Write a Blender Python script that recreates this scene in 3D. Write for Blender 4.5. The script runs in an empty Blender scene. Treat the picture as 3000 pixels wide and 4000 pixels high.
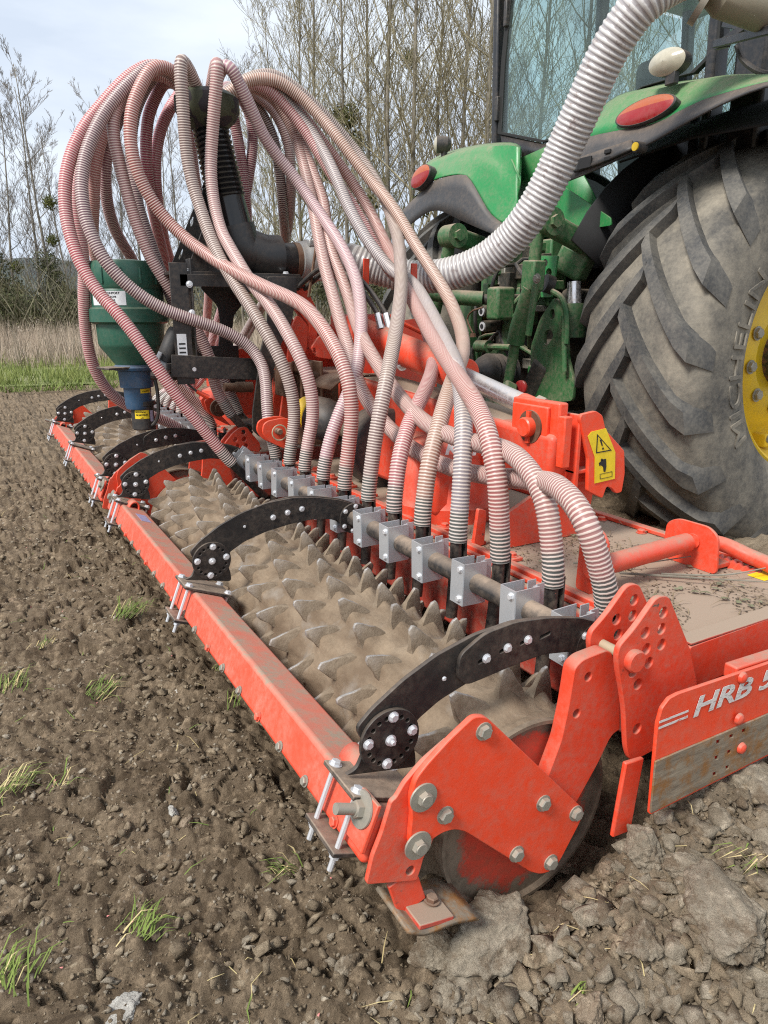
import bpy, bmesh, math, random
import numpy as np
from mathutils import Vector, Matrix, noise, Quaternion
random.seed(7); RNG = np.random.default_rng(7)
SC = bpy.context.scene; COL = SC.collection
# ---------------------------------------------------------------- camera
CAM_LOC=(-0.434098,-0.839789,1.125308); CAM_R=(0.870129,-0.492824,0.000000); CAM_U=(0.131857,0.232807,0.963543); CAM_F=(0.474857,0.838406,-0.267554)
cam = bpy.data.cameras.new('camera'); cam.sensor_fit = 'HORIZONTAL'; cam.sensor_width = 36.0; cam.lens = 33.276
cam.clip_start = 0.05; cam.clip_end = 3000
cam_o = bpy.data.objects.new('camera', cam); COL.objects.link(cam_o)
cam_o.matrix_world = Matrix(((CAM_R[0], CAM_U[0], -CAM_F[0], CAM_LOC[0]), (CAM_R[1], CAM_U[1], -CAM_F[1], CAM_LOC[1]),
                             (CAM_R[2], CAM_U[2], -CAM_F[2], CAM_LOC[2]), (0, 0, 0, 1)))
SC.camera = cam_o
SC.render.resolution_x = 768; SC.render.resolution_y = 1024
# ---------------------------------------------------------------- sky, sun, exposure
SUN_EL, SUN_AZ = math.radians(48), math.radians(-105)      # azimuth measured from +Y towards +X
wd = bpy.data.worlds.new('World'); SC.world = wd; wd.use_nodes = True
wn = wd.node_tree; wn.nodes.clear()
def wnode(t, **k):
    n = wn.nodes.new(t)
    for a, b in k.items(): setattr(n, a, b)
    return n
sky = wnode('ShaderNodeTexSky', sky_type='NISHITA', sun_disc=False, sun_elevation=SUN_EL, sun_rotation=SUN_AZ, air_density=1.0, dust_density=2.0)
tc = wnode('ShaderNodeTexCoord'); mp = wnode('ShaderNodeMapping'); mp.inputs['Scale'].default_value = (1.6, 1.6, 5.5)
nz = wnode('ShaderNodeTexNoise'); nz.inputs['Scale'].default_value = 1.7; nz.inputs['Detail'].default_value = 7; nz.inputs['Roughness'].default_value = 0.55
cr = wnode('ShaderNodeValToRGB'); cr.color_ramp.elements[0].position = .34; cr.color_ramp.elements[1].position = .66
cr.color_ramp.elements[0].color = (4.6, 5.2, 6.1, 1); cr.color_ramp.elements[1].color = (6.2, 6.7, 7.3, 1)
mx = wnode('ShaderNodeMix', data_type='RGBA'); mx.inputs['Factor'].default_value = .94
bg = wnode('ShaderNodeBackground'); bg.inputs['Strength'].default_value = .1; wo = wnode('ShaderNodeOutputWorld')
wl = wn.links
wl.new(tc.outputs['Generated'], mp.inputs['Vector']); wl.new(mp.outputs['Vector'], nz.inputs['Vector']); wl.new(nz.outputs['Fac'], cr.inputs['Fac'])
wl.new(sky.outputs['Color'], mx.inputs['A']); wl.new(cr.outputs['Color'], mx.inputs['B'])
wl.new(mx.outputs['Result'], bg.inputs['Color']); wl.new(bg.outputs['Background'], wo.inputs['Surface'])
sl = bpy.data.lights.new('sun', 'SUN'); sl.energy = 2.9; sl.angle = math.radians(16); sl.color = (1, .96, .9)
so = bpy.data.objects.new('sun', sl); COL.objects.link(so)
sd = Vector((math.sin(SUN_AZ) * math.cos(SUN_EL), math.cos(SUN_AZ) * math.cos(SUN_EL), math.sin(SUN_EL)))
so.rotation_euler = sd.to_track_quat('Z', 'Y').to_euler(); so.location = (-3, 0, 8)
vs = SC.view_settings; vs.view_transform = 'Standard'; vs.look = 'None'; vs.exposure = .68; vs.gamma = 1; vs.use_curve_mapping = False
SC.cycles.use_denoising = False; SC.cycles.filter_width = 1.15; SC.cycles.sample_clamp_indirect = 4.0
SC.cycles.max_bounces = 8; SC.cycles.transparent_max_bounces = 16; SC.cycles.volume_bounces = 0

# ---------------------------------------------------------------- object helpers
WM = {}
def link(o, parent=None, wm=None):
    COL.objects.link(o); wm = wm or Matrix(); WM[o.name] = wm
    if parent is not None:
        o.parent = parent; o.matrix_parent_inverse = WM[parent.name].inverted()
    o.matrix_basis = wm
    return o
def tag(o, label=None, cat=None, group=None, kind=None):
    for k, v in (('label', label), ('category', cat), ('group', group), ('kind', kind)):
        if v: o[k] = v
    return o
def thing(name, label, cat, loc=(0, 0, 0), group=None):
    o = bpy.data.objects.new(name, None); o.empty_display_size = .1
    link(o, None, Matrix.Translation(loc)); return tag(o, label, cat, group)
def put(name, me, mat, parent=None, wm=None):
    o = bpy.data.objects.new(name, me)
    if mat is not None and len(me.materials) == 0: me.materials.append(mat)
    return link(o, parent, wm)
def frame(z, x=None):
    z = Vector(z).normalized(); x = Vector(x) if x is not None else (Vector((0, 0, 1)) if abs(z.z) < .9 else Vector((1, 0, 0)))
    x = (x - z * x.dot(z)).normalized(); return Matrix((x, z.cross(x), z)).transposed()
def crom(P, n):
    """Catmull-Rom through P, n samples evenly spaced along the length"""
    P = np.array(P, float); Q = np.vstack([2 * P[0] - P[1], P, 2 * P[-1] - P[-2]]); out = []
    for i in range(1, len(Q) - 2):
        a, b, c, d = Q[i - 1], Q[i], Q[i + 1], Q[i + 2]; t = np.linspace(0, 1, 24, endpoint=False)[:, None]
        out.append(.5 * (2 * b + (c - a) * t + (2 * a - 5 * b + 4 * c - d) * t ** 2 + (3 * b - a - 3 * c + d) * t ** 3))
    out.append(P[-1:]); S = np.vstack(out); L = np.r_[0, np.cumsum(np.linalg.norm(np.diff(S, axis=0), axis=1))]
    u = np.linspace(0, L[-1], n); return np.stack([np.interp(u, L, S[:, k]) for k in range(3)], 1), L[-1]
class MB:
    def __init__(s): s.v = []; s.f = []
    def add(s, V, Fc):
        b = len(s.v); s.v += [tuple(p) for p in V]; s.f += [tuple(i + b for i in q) for q in Fc]; return s
    def box(s, c, sz, R=None):
        V = []
        for x in (-.5, .5):
            for y in (-.5, .5):
                for z in (-.5, .5):
                    p = Vector((x * sz[0], y * sz[1], z * sz[2]))
                    if R is not None: p = R @ p
                    V.append((p.x + c[0], p.y + c[1], p.z + c[2]))
        return s.add(V, [(0, 1, 3, 2), (4, 6, 7, 5), (0, 4, 5, 1), (2, 3, 7, 6), (0, 2, 6, 4), (1, 5, 7, 3)])
    def bar(s, a, b, w, h, up=(0, 0, 1)):
        a = Vector(a); b = Vector(b); R = frame(b - a, up)      # local x = up-ish (h), y = side (w), z = along
        return s.box((a + b) / 2, (h, w, (b - a).length), R)
    def tube(s, path, r, n=10, cap=True):
        path = [Vector(p) for p in path]; m = len(path); rr = r if hasattr(r, '__len__') else [r] * m
        T = [(path[min(i + 1, m - 1)] - path[max(i - 1, 0)]).normalized() for i in range(m)]
        X = frame(T[0]).col[0]; V = []; Fc = []
        for i in range(m):
            X = (X - T[i] * X.dot(T[i])).normalized(); Y = T[i].cross(X)
            for k in range(n):
                a = 2 * math.pi * k / n; V.append(path[i] + (X * math.cos(a) + Y * math.sin(a)) * rr[i])
        for i in range(m - 1):
            for k in range(n): Fc.append((i * n + k, i * n + (k + 1) % n, (i + 1) * n + (k + 1) % n, (i + 1) * n + k))
        if cap: Fc.append(tuple(range(n))[::-1]); Fc.append(tuple((m - 1) * n + k for k in range(n)))
        return s.add(V, Fc)
    def lathe(s, prof, c, axis=(0, 0, 1), n=32, cap=True):
        """prof: list of (radius, height along axis)"""
        R = frame(axis); c = Vector(c); V = []; Fc = []
        for r, h in prof:
            for k in range(n):
                a = 2 * math.pi * k / n; V.append(c + R @ Vector((r * math.cos(a), r * math.sin(a), h)))
        for i in range(len(prof) - 1):
            for k in range(n): Fc.append((i * n + k, i * n + (k + 1) % n, (i + 1) * n + (k + 1) % n, (i + 1) * n + k))
        if cap: Fc.append(tuple(range(n))[::-1]); Fc.append(tuple((len(prof) - 1) * n + k for k in range(n)))
        return s.add(V, Fc)
    def prism(s, A, B):
        n = len(A); return s.add(list(A) + list(B), [tuple(range(n))[::-1], tuple(range(n, 2 * n))] + [(i, (i + 1) % n, (i + 1) % n + n, i + n) for i in range(n)])
    def grid(s, rows, closed=False):
        m = len(rows[0]); V = [p for r in rows for p in r]; Fc = []
        for i in range(len(rows) - 1):
            for k in range(m if closed else m - 1): Fc.append((i * m + k, i * m + (k + 1) % m, (i + 1) * m + (k + 1) % m, (i + 1) * m + k))
        return s.add(V, Fc)
    def mesh(s, name, smooth=35):
        me = bpy.data.meshes.new(name); me.from_pydata(s.v, [], s.f)
        bm = bmesh.new(); bm.from_mesh(me); bmesh.ops.recalc_face_normals(bm, faces=bm.faces); bm.to_mesh(me); bm.free()
        if smooth: me.shade_smooth(); me.set_sharp_from_angle(angle=math.radians(smooth))
        me.update(); return me
    def build(s, name, mat, parent=None, smooth=35, bevel=0, seg=2, solid=0):
        o = put(name, s.mesh(name, smooth), mat, parent)
        if solid:
            m = o.modifiers.new('solid', 'SOLIDIFY'); m.thickness = solid; m.offset = 0
        if bevel:
            m = o.modifiers.new('bevel', 'BEVEL'); m.width = bevel; m.segments = seg; m.limit_method = 'ANGLE'; m.angle_limit = math.radians(40); m.harden_normals = False
        return o
def fillet(P, r, n=4):
    out = []; m = len(P)
    for i in range(m):
        a, b, c = Vector(P[i - 1]), Vector(P[i]), Vector(P[(i + 1) % m])
        u = (a - b); v = (c - b); k = min(r, u.length * .45, v.length * .45); u.normalize(); v.normalize()
        p, q = b + u * k, b + v * k
        for j in range(n + 1):
            t = j / n; w = p.lerp(b, t).lerp(b.lerp(q, t), t); out.append((w.x, w.y))
    return out
def circle(c, r, n=14): return [(c[0] + r * math.cos(2 * math.pi * k / n), c[1] + r * math.sin(2 * math.pi * k / n)) for k in range(n)]
def plate_mesh(name, loops, th, bevel=.0015, M=None):
    """flat plate from 2-D loops (first outline, then holes), thickness along local z; M maps local to world"""
    cu = bpy.data.curves.new('tmp', 'CURVE'); cu.dimensions = '2D'; cu.fill_mode = 'BOTH'; cu.extrude = max(th / 2 - bevel, .0005); cu.bevel_depth = bevel; cu.bevel_resolution = 1
    cu.offset = -bevel
    for L in loops:
        sp = cu.splines.new('POLY'); sp.points.add(len(L) - 1)
        for p, q in zip(sp.points, L): p.co = (q[0], q[1], 0, 1)
        sp.use_cyclic_u = True
    o = bpy.data.objects.new('tmp', cu); COL.objects.link(o)
    dg = bpy.context.evaluated_depsgraph_get(); dg.update(); me = bpy.data.meshes.new_from_object(o.evaluated_get(dg))
    bpy.data.objects.remove(o); bpy.data.curves.remove(cu); me.name = name; me.materials.clear()
    if M is not None: me.transform(M)
    me.shade_smooth(); me.set_sharp_from_angle(angle=math.radians(50)); return me
def MXZ(y): return Matrix(((1, 0, 0, 0), (0, 0, -1, y), (0, 1, 0, 0), (0, 0, 0, 1)))       # local (x,y) -> world (X,Z) at Y = y
def MYZ(x): return Matrix(((0, 0, 1, x), (1, 0, 0, 0), (0, 1, 0, 0), (0, 0, 0, 1)))        # local (x,y) -> world (Y,Z) at X = x
def plate(name, outline, holes, M, th, mat, parent, r=0.0, bevel=.0015):
    L = [fillet(outline, r) if r else outline] + [h if isinstance(h, list) else circle(h[:2], h[2]) for h in holes]
    return put(name, plate_mesh(name, L, th, bevel, M), mat, parent)
_text = {}
def text(s, size, depth=.0006, shear=0, bold=0, sx=1):
    cu = bpy.data.curves.new('tmp', 'FONT'); cu.body = s; cu.size = size; cu.extrude = depth; cu.shear = shear; cu.offset = bold; cu.align_x = 'LEFT'; cu.resolution_u = 3
    o = bpy.data.objects.new('tmp', cu); COL.objects.link(o)
    dg = bpy.context.evaluated_depsgraph_get(); dg.update(); me = bpy.data.meshes.new_from_object(o.evaluated_get(dg)); bpy.data.objects.remove(o); bpy.data.curves.remove(cu)
    me.materials.clear(); me.transform(Matrix.Diagonal((sx, 1, 1, 1))); me.name = 'lettering'; return me
def basis(o, x, y):
    x = Vector(x).normalized(); y = Vector(y); y = (y - x * y.dot(x)).normalized(); z = x.cross(y)
    return Matrix.Translation(o) @ Matrix((x, y, z)).transposed().to_4x4()

# ---------------------------------------------------------------- materials
def nodes(name):
    m = bpy.data.materials.new(name); m.use_nodes = True; nt = m.node_tree; nt.nodes.clear()
    out = nt.nodes.new('ShaderNodeOutputMaterial'); b = nt.nodes.new('ShaderNodeBsdfPrincipled'); nt.links.new(b.outputs[0], out.inputs['Surface'])
    return m, nt, b, out
def N(nt, t, ins={}, **k):
    n = nt.nodes.new(t)
    for a, b in k.items(): setattr(n, a, b)
    for a, b in ins.items():
        if hasattr(b, 'is_output') or b.__class__.__name__.startswith('NodeSocket'): nt.links.new(b, n.inputs[a])
        else: n.inputs[a].default_value = b
    return n
def noise_fac(nt, scale, detail=4, rough=.55, lo=.4, hi=.6, vec=None, dist=0):
    if vec is None: vec = N(nt, 'ShaderNodeNewGeometry').outputs['Position']
    n = N(nt, 'ShaderNodeTexNoise', {'Vector': vec, 'Scale': scale, 'Detail': detail, 'Roughness': rough, 'Distortion': dist})
    return N(nt, 'ShaderNodeMapRange', {'Value': n.outputs['Fac'], 'From Min': lo, 'From Max': hi}).outputs[0]
def mix(nt, f, a, b):
    n = N(nt, 'ShaderNodeMix', data_type='RGBA'); 
    for k, v in (('Factor', f), ('A', a), ('B', b)):
        if hasattr(v, 'is_output'): nt.links.new(v, n.inputs[k])
        else: n.inputs[k].default_value = v if k == 'Factor' or len(v) == 4 else (*v, 1)
    return n.outputs['Result']
def math_(nt, op, a, b=0.5, clamp=False):
    n = N(nt, 'ShaderNodeMath', operation=op); n.use_clamp = clamp
    for i, v in enumerate((a, b)):
        if hasattr(v, 'is_output'): nt.links.new(v, n.inputs[i])
        else: n.inputs[i].default_value = v
    return n.outputs[0]
DUST = (.30, .225, .165)
def paint(name, col, rough=.45, metal=0, dust=.6, up=.75, dustcol=DUST, var=.12, chips=None, bump=.15, bscale=260, spec=.5):
    """painted or bare metal: colour variation, soil dust on upward faces and in blotches, optional chipped spots"""
    m, nt, b, _ = nodes(name); pos = N(nt, 'ShaderNodeNewGeometry')
    nzv = N(nt, 'ShaderNodeSeparateXYZ', {0: pos.outputs['Normal']}).outputs['Z']
    upf = N(nt, 'ShaderNodeMapRange', {'Value': nzv, 'From Min': .25, 'From Max': .95}).outputs[0]
    n1 = noise_fac(nt, 9, 6, .65, .3, .62); n2 = noise_fac(nt, 60, 5, .7, .35, .7)
    blot = math_(nt, 'MULTIPLY', math_(nt, 'MULTIPLY', n1, n2), .8)
    f = math_(nt, 'MULTIPLY', math_(nt, 'ADD', math_(nt, 'MULTIPLY', upf, math_(nt, 'ADD', math_(nt, 'MULTIPLY', n1, .45), up)), blot), dust, True)
    v = noise_fac(nt, 3.1, 5, .6, .25, .75)
    base = mix(nt, v, tuple(c * (1 - var) for c in col), tuple(min(1, c * (1 + var)) for c in col))
    if chips:
        cf = math_(nt, 'MULTIPLY', noise_fac(nt, 38, 6, .75, .63, .66), noise_fac(nt, 4.3, 3, .5, .5, .6)); base = mix(nt, cf, base, chips)
    nt.links.new(mix(nt, f, base, dustcol), b.inputs['Base Color'])
    nt.links.new(math_(nt, 'ADD', math_(nt, 'MULTIPLY', f, .85 - rough), rough, True), b.inputs['Roughness'])
    nt.links.new(math_(nt, 'MULTIPLY', math_(nt, 'SUBTRACT', 1.0, f, True), metal), b.inputs['Metallic']); b.inputs['Specular IOR Level'].default_value = spec
    bn = N(nt, 'ShaderNodeTexNoise', {'Vector': pos.outputs['Position'], 'Scale': bscale, 'Detail': 3})
    bp = N(nt, 'ShaderNodeBump', {'Strength': bump, 'Distance': .0015, 'Height': bn.outputs['Fac']}); nt.links.new(bp.outputs[0], b.inputs['Normal'])
    return m
RED = paint('red_paint', (.74, .058, .022), .38, 0, .55, .62, chips=(.06, .045, .04))
RED2 = paint('red_paint_clean', (.80, .060, .018), .34, 0, .42, .5)
REDDUSTY = paint('red_paint_dusty', (.50, .05, .03), .55, 0, .98, .95, chips=(.06, .045, .04))
BLACK = paint('black_powder_coat', (.012, .012, .013), .42, 0, .30, .42, bump=.1)
BLACKC = paint('clean_black_steel', (.012, .012, .013), .38, 0, .14, .3, bump=.1)
BLACKD = paint('black_tube_scraped', (.02, .02, .021), .4, 0, .7, .62)
PLASTIC = paint('black_plastic', (.022, .023, .025), .5, 0, .32, .5)
GALV = paint('galvanised_sheet', (.56, .59, .62), .28, .55, .25, .3, bump=.06)
BOLT = paint('zinc_bolt', (.72, .74, .77), .28, .5, .25, .3, bump=.05)
BOLTD = paint('dull_bolt', (.36, .35, .30), .45, .6, .6, .5)
CASTAL = paint('cast_aluminium', (.42, .42, .41), .42, .55, .4, .4)
CHROME = paint('piston_chrome', (.75, .75, .77), .16, 1, .55, .5)
GREEN = paint('green_paint', (.014, .21, .055), .34, 0, .4, .5)
GREEND = paint('green_paint_dirty', (.02, .12, .035), .5, 0, .75, .7, chips=(.03, .025, .02))
DARKG = paint('greasy_dark_metal', (.018, .022, .018), .55, .1, .45, .5)
YELLOW = paint('yellow_paint', (.75, .50, .012), .38, 0, .35, .4)
HOPPER = paint('green_hopper_plastic', (.018, .105, .07), .42, 0, .25, .5)
BLUE = paint('blue_paint', (.025, .085, .17), .45, 0, .35, .5, chips=(.02, .02, .02))
RUST = paint('rust_brown', (.12, .055, .03), .8, .2, .55, .5)
CREAM = paint('tan_plastic', (.42, .36, .24), .5, 0, .4, .5)
def plain(name, col, rough=.5, metal=0, emit=0):
    m, nt, b, _ = nodes(name); f = noise_fac(nt, 40, 4, .6, .3, .7)
    nt.links.new(mix(nt, f, tuple(c * .88 for c in col), tuple(min(1, c * 1.08) for c in col)), b.inputs['Base Color']); b.inputs['Roughness'].default_value = rough; b.inputs['Metallic'].default_value = metal
    return m
WHITE = plain('white_print', (.72, .72, .70), .6); STICK_Y = plain('yellow_sticker', (.80, .58, .02), .5); INK = plain('black_ink', (.015, .015, .015), .6)
STICK_W = plain('white_sticker', (.70, .72, .74), .45); REDLENS = paint('red_lens', (.30, .010, .014), .2, 0, .35, .4); AMBER = paint('amber_lens', (.42, .085, .02), .25, 0, .35, .4); PURPLE = plain('lilac_sticker', (.5, .45, .6), .5)
LENS = plain('lamp_lens', (.45, .42, .33), .15)
# soil
def soil_mat(name, dark, light, pebb=True, patch=True, brown=False):
    m, nt, b, _ = nodes(name); g = N(nt, 'ShaderNodeNewGeometry'); pos = g.outputs['Position']; sx = N(nt, 'ShaderNodeSeparateXYZ', {0: pos})
    a = noise_fac(nt, 5.5, 8, .68, .34, .68); c2 = noise_fac(nt, 85, 6, .7, .3, .72); base = mix(nt, a, dark, light)
    base = mix(nt, math_(nt, 'MULTIPLY', noise_fac(nt, 26, 7, .7, .52, .64), .75), base, tuple(min(1, x * 1.45) for x in light))
    base = mix(nt, math_(nt, 'MULTIPLY', c2, .6), base, tuple(x * .48 for x in dark))
    if patch:
        # dry grey unworked soil in front of the side plate
        d = math_(nt, 'SUBTRACT', math_(nt, 'MULTIPLY', sx.outputs['X'], 1.3), math_(nt, 'MULTIPLY', sx.outputs['Y'], 2.2))
        d = math_(nt, 'ADD', d, math_(nt, 'MULTIPLY', noise_fac(nt, 4.2, 5, .6, .25, .75), .7))
        df = N(nt, 'ShaderNodeMapRange', {'Value': d, 'From Min': 1.15, 'From Max': 2.1}).outputs[0]
        base = mix(nt, math_(nt, 'MULTIPLY', df, .85), base, mix(nt, a, (.22, .18, .13), (.42, .355, .265)))
    if brown: base = mix(nt, math_(nt, 'MULTIPLY', noise_fac(nt, 15, 7, .72, .50, .60), .75), base, (.15, .105, .066))
    if pebb:
        vo = N(nt, 'ShaderNodeTexVoronoi', {'Vector': pos, 'Scale': 95.0, 'Randomness': 1.0})
        pick = N(nt, 'ShaderNodeMapRange', {'Value': N(nt, 'ShaderNodeSeparateColor', {0: vo.outputs['Color']}).outputs[0], 'From Min': .93, 'From Max': .95}).outputs[0]
        near = N(nt, 'ShaderNodeMapRange', {'Value': vo.outputs['Distance'], 'From Min': .34, 'From Max': .26}).outputs[0]
        base = mix(nt, math_(nt, 'MULTIPLY', pick, near), base, (.30, .25, .19))
    nt.links.new(base, b.inputs['Base Color']); b.inputs['Roughness'].default_value = .95; b.inputs['Specular IOR Level'].default_value = .2
    n1 = N(nt, 'ShaderNodeTexNoise', {'Vector': pos, 'Scale': 70, 'Detail': 8, 'Roughness': .75})
    n2 = N(nt, 'ShaderNodeTexNoise', {'Vector': pos, 'Scale': 330, 'Detail': 4, 'Roughness': .7})
    b1 = N(nt, 'ShaderNodeBump', {'Strength': .85, 'Distance': .012, 'Height': n1.outputs['Fac']})
    b2 = N(nt, 'ShaderNodeBump', {'Strength': .8, 'Distance': .004, 'Height': n2.outputs['Fac'], 'Normal': b1.outputs[0]}); nt.links.new(b2.outputs[0], b.inputs['Normal'])
    return m
SOIL = soil_mat('worked_soil', (.105, .074, .046), (.31, .235, .157))
CLOD = soil_mat('soil_clod', (.125, .092, .060), (.33, .26, .18))
CLODG = soil_mat('dry_grey_clod', (.25, .205, .148), (.47, .405, .31), patch=False, brown=True)
CRUMB = soil_mat('brown_crumb', (.19, .142, .092), (.45, .36, .25), pebb=False, patch=False)
PALEC = soil_mat('pale_dry_crumb', (.32, .265, .195), (.52, .45, .35), pebb=False, patch=False)
STONE = soil_mat('pale_stone', (.27, .19, .125), (.42, .34, .25), pebb=False, patch=False)
FLINT = soil_mat('white_flint', (.50, .47, .42), (.72, .69, .62), pebb=False, patch=False)


# ================================================================ SETTING: ground
def sstep(x, a, b): t = max(0.0, min(1.0, (x - a) / (b - a))); return t * t * (3 - 2 * t)
def soil_h(x, y, fine=True):
    p = Vector((x, y, 0)); edge = min(1.0, max(0.0, (12.9 - y) / 2))
    d = sstep(1.3 * x - 2.2 * y, 1.0, 2.0) * (1.0 if y < .1 or x > 1.4 else 0.0)            # unworked side, rougher
    w = p + Vector((noise.noise(p * 6) * .045, noise.noise(p * 6 + Vector((9, 3, 1))) * .045, 0))
    tone = noise.noise(p * 2.3 + Vector((4, 7, 2))); far = 1.0 + .5 * sstep(y, 1.0, 4.0)
    h = .020 * noise.fractal(p * 1.3, .9, 2.1, 3)
    # crusted plates parted by cracks
    v, _ = noise.voronoi(w * 7.5); gap = v[1] - v[0]; plate_ = sstep(tone, -.15, .35); id_ = noise.noise(_[0] * 11.3)
    h += plate_ * (.012 + .030 * id_ - .042 * (1 - sstep(gap, .0, .085)))
    # lumps
    v2, q2 = noise.voronoi(w * 17); l2 = noise.noise(q2[0] * 7.7); h += (1 - .75 * plate_) * far * max(0.0, .45 + l2) * .070 * max(0.0, .62 - v2[0])
    v3, q3 = noise.voronoi(p * 42); l3 = noise.noise(q3[0] * 5.1); h += far * (.35 + .65 * (1 - plate_)) * max(0.0, .3 + l3) * .034 * max(0.0, .6 - v3[0])
    if fine: h += (.010 + .012 * (1 - plate_)) * noise.fractal(p * 33, .75, 2.2, 4)
    # shallow ridges left by the roller, parallel to its travel
    if x < .1: h += .012 * math.sin(y * 2 * math.pi / .1275) * max(0, noise.noise(Vector((x * 1.1, y * .8, 5))) + .25) * sstep(y, -.6, .4)
    # ground beside the side panel lies higher; a hollow where the machine works
    side = sstep(-y, -.02, .07)
    h += side * (.185 * sstep(x, .20, .78) + .03 * math.exp(-(((x - .33) / .12) ** 2 + ((y + .17) / .09) ** 2))) + sstep(x, 1.40, 1.7) * (1 - side) * .10
    if y > -.02 and x > .05: h -= .04 * min(1, (y + .02) / .1) * min(1, (x - .05) / .1) * (1 - sstep(x, 1.4, 1.7))
    return h * (edge * .999 + .001)
def axis_pts(lo, hi, fl, fh, step, grow):
    a = list(np.arange(fl, fh, step)); s = step; x = fl
    L = []
    while x > lo: s *= grow; x -= s; L.append(x)
    s = step; x = a[-1]; R_ = []
    while x < hi: s *= grow; x += s; R_.append(x)
    return np.array(L[::-1] + a + R_)
gx = axis_pts(-14, 22, -1.2, 1.55, .0082, 1.045); gy = axis_pts(-2.5, 13.4, -.72, 1.05, .0082, 1.014)
V = np.empty((len(gx) * len(gy), 3), np.float32); i = 0
for y in gy:
    yy = float(y)
    for x in gx:
        xx = float(x)
        V[i] = (xx, yy, soil_h(xx, yy)); i += 1
nx, ny = len(gx), len(gy); I = np.arange(nx * ny).reshape(ny, nx)
Fq = np.stack([I[:-1, :-1], I[:-1, 1:], I[1:, 1:], I[1:, :-1]], -1).reshape(-1, 4)
def np_mesh(name, V, F, smooth=True):
    me = bpy.data.meshes.new(name); k = F.shape[1]
    me.vertices.add(len(V)); me.vertices.foreach_set('co', np.asarray(V, np.float32).ravel())
    me.loops.add(F.size); me.loops.foreach_set('vertex_index', F.ravel().astype(np.int32))
    me.polygons.add(len(F)); me.polygons.foreach_set('loop_start', np.arange(0, F.size, k, dtype=np.int32))
    me.update(calc_edges=True); me.validate()
    if smooth: me.shade_smooth()
    return me
soil = put('soil_ground', np_mesh('soil_ground', V, Fq), SOIL)
tag(soil, 'dark brown freshly worked soil of the field', 'soil', kind='structure')
# grass field beyond the worked soil, reaching the horizon
m, nt, b, _ = nodes('grass_ground'); f1 = noise_fac(nt, .35, 6, .6, .35, .65); f2 = noise_fac(nt, 6, 5, .7, .3, .7)
py = N(nt, 'ShaderNodeSeparateXYZ', {0: N(nt, 'ShaderNodeNewGeometry').outputs['Position']}).outputs['Y']
dry = math_(nt, 'ADD', N(nt, 'ShaderNodeMapRange', {'Value': py, 'From Min': 15, 'From Max': 21}).outputs[0], math_(nt, 'MULTIPLY', math_(nt, 'SUBTRACT', f1, .5), .7), True)
nt.links.new(mix(nt, dry, mix(nt, f2, (.11, .13, .04), (.22, .23, .085)), mix(nt, f2, (.22, .175, .13), (.34, .28, .21))), b.inputs['Base Color']); b.inputs['Roughness'].default_value = .95
GRASSG = m
rows = []
for y in list(np.linspace(12.2, 60, 40)) + [90, 150, 300, 700, 1400]:
    xs = np.linspace(-60 - y * .6, 90 + y * 1.6, 60); rows.append([(x, y + (.55 * noise.noise(Vector((x * .8, 0, 3))) + .25 * noise.noise(Vector((x * 3.1, 0, 3))) if y < 13 else 0), .015 + .05 * noise.noise(Vector((x * .5, y * .5, 1))) if y < 80 else -.4 if y > 400 else 0) for x in xs])
gf = MB().grid(rows).build('grass_field', GRASSG, smooth=180); tag(gf, 'grass field beyond the worked soil', 'field', kind='structure')
# the sides of the frame behind the camera stay soil coloured: one big sheet under everything
us = MB().grid([[(-400, -400, -.12), (400, -400, -.12)], [(-400, 14, -.12), (400, 14, -.12)]]).build('subsoil_ground', SOIL); tag(us, 'brown soil of the field stretching away', 'soil', kind='structure')
# hills
m, nt, b, _ = nodes('wooded_hill'); f1 = noise_fac(nt, .02, 6, .7, .4, .6)
nt.links.new(mix(nt, f1, (.030, .042, .045), (.075, .085, .070)), b.inputs['Base Color']); b.inputs['Roughness'].default_value = 1
rows = []
for k, r in enumerate((560, 640, 740, 900)):
    rows.append([(r * math.sin(a), r * math.cos(a), (0, 30, 46, 52)[k] * (1 + .35 * noise.noise(Vector((a * 6, k * .3, 0)))) - 1) for a in np.linspace(-1.0, 1.6, 120)])
hl = MB().grid(rows).build('wooded_hill', m, smooth=180); tag(hl, 'low wooded hill on the horizon', 'hill', kind='structure')


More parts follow.
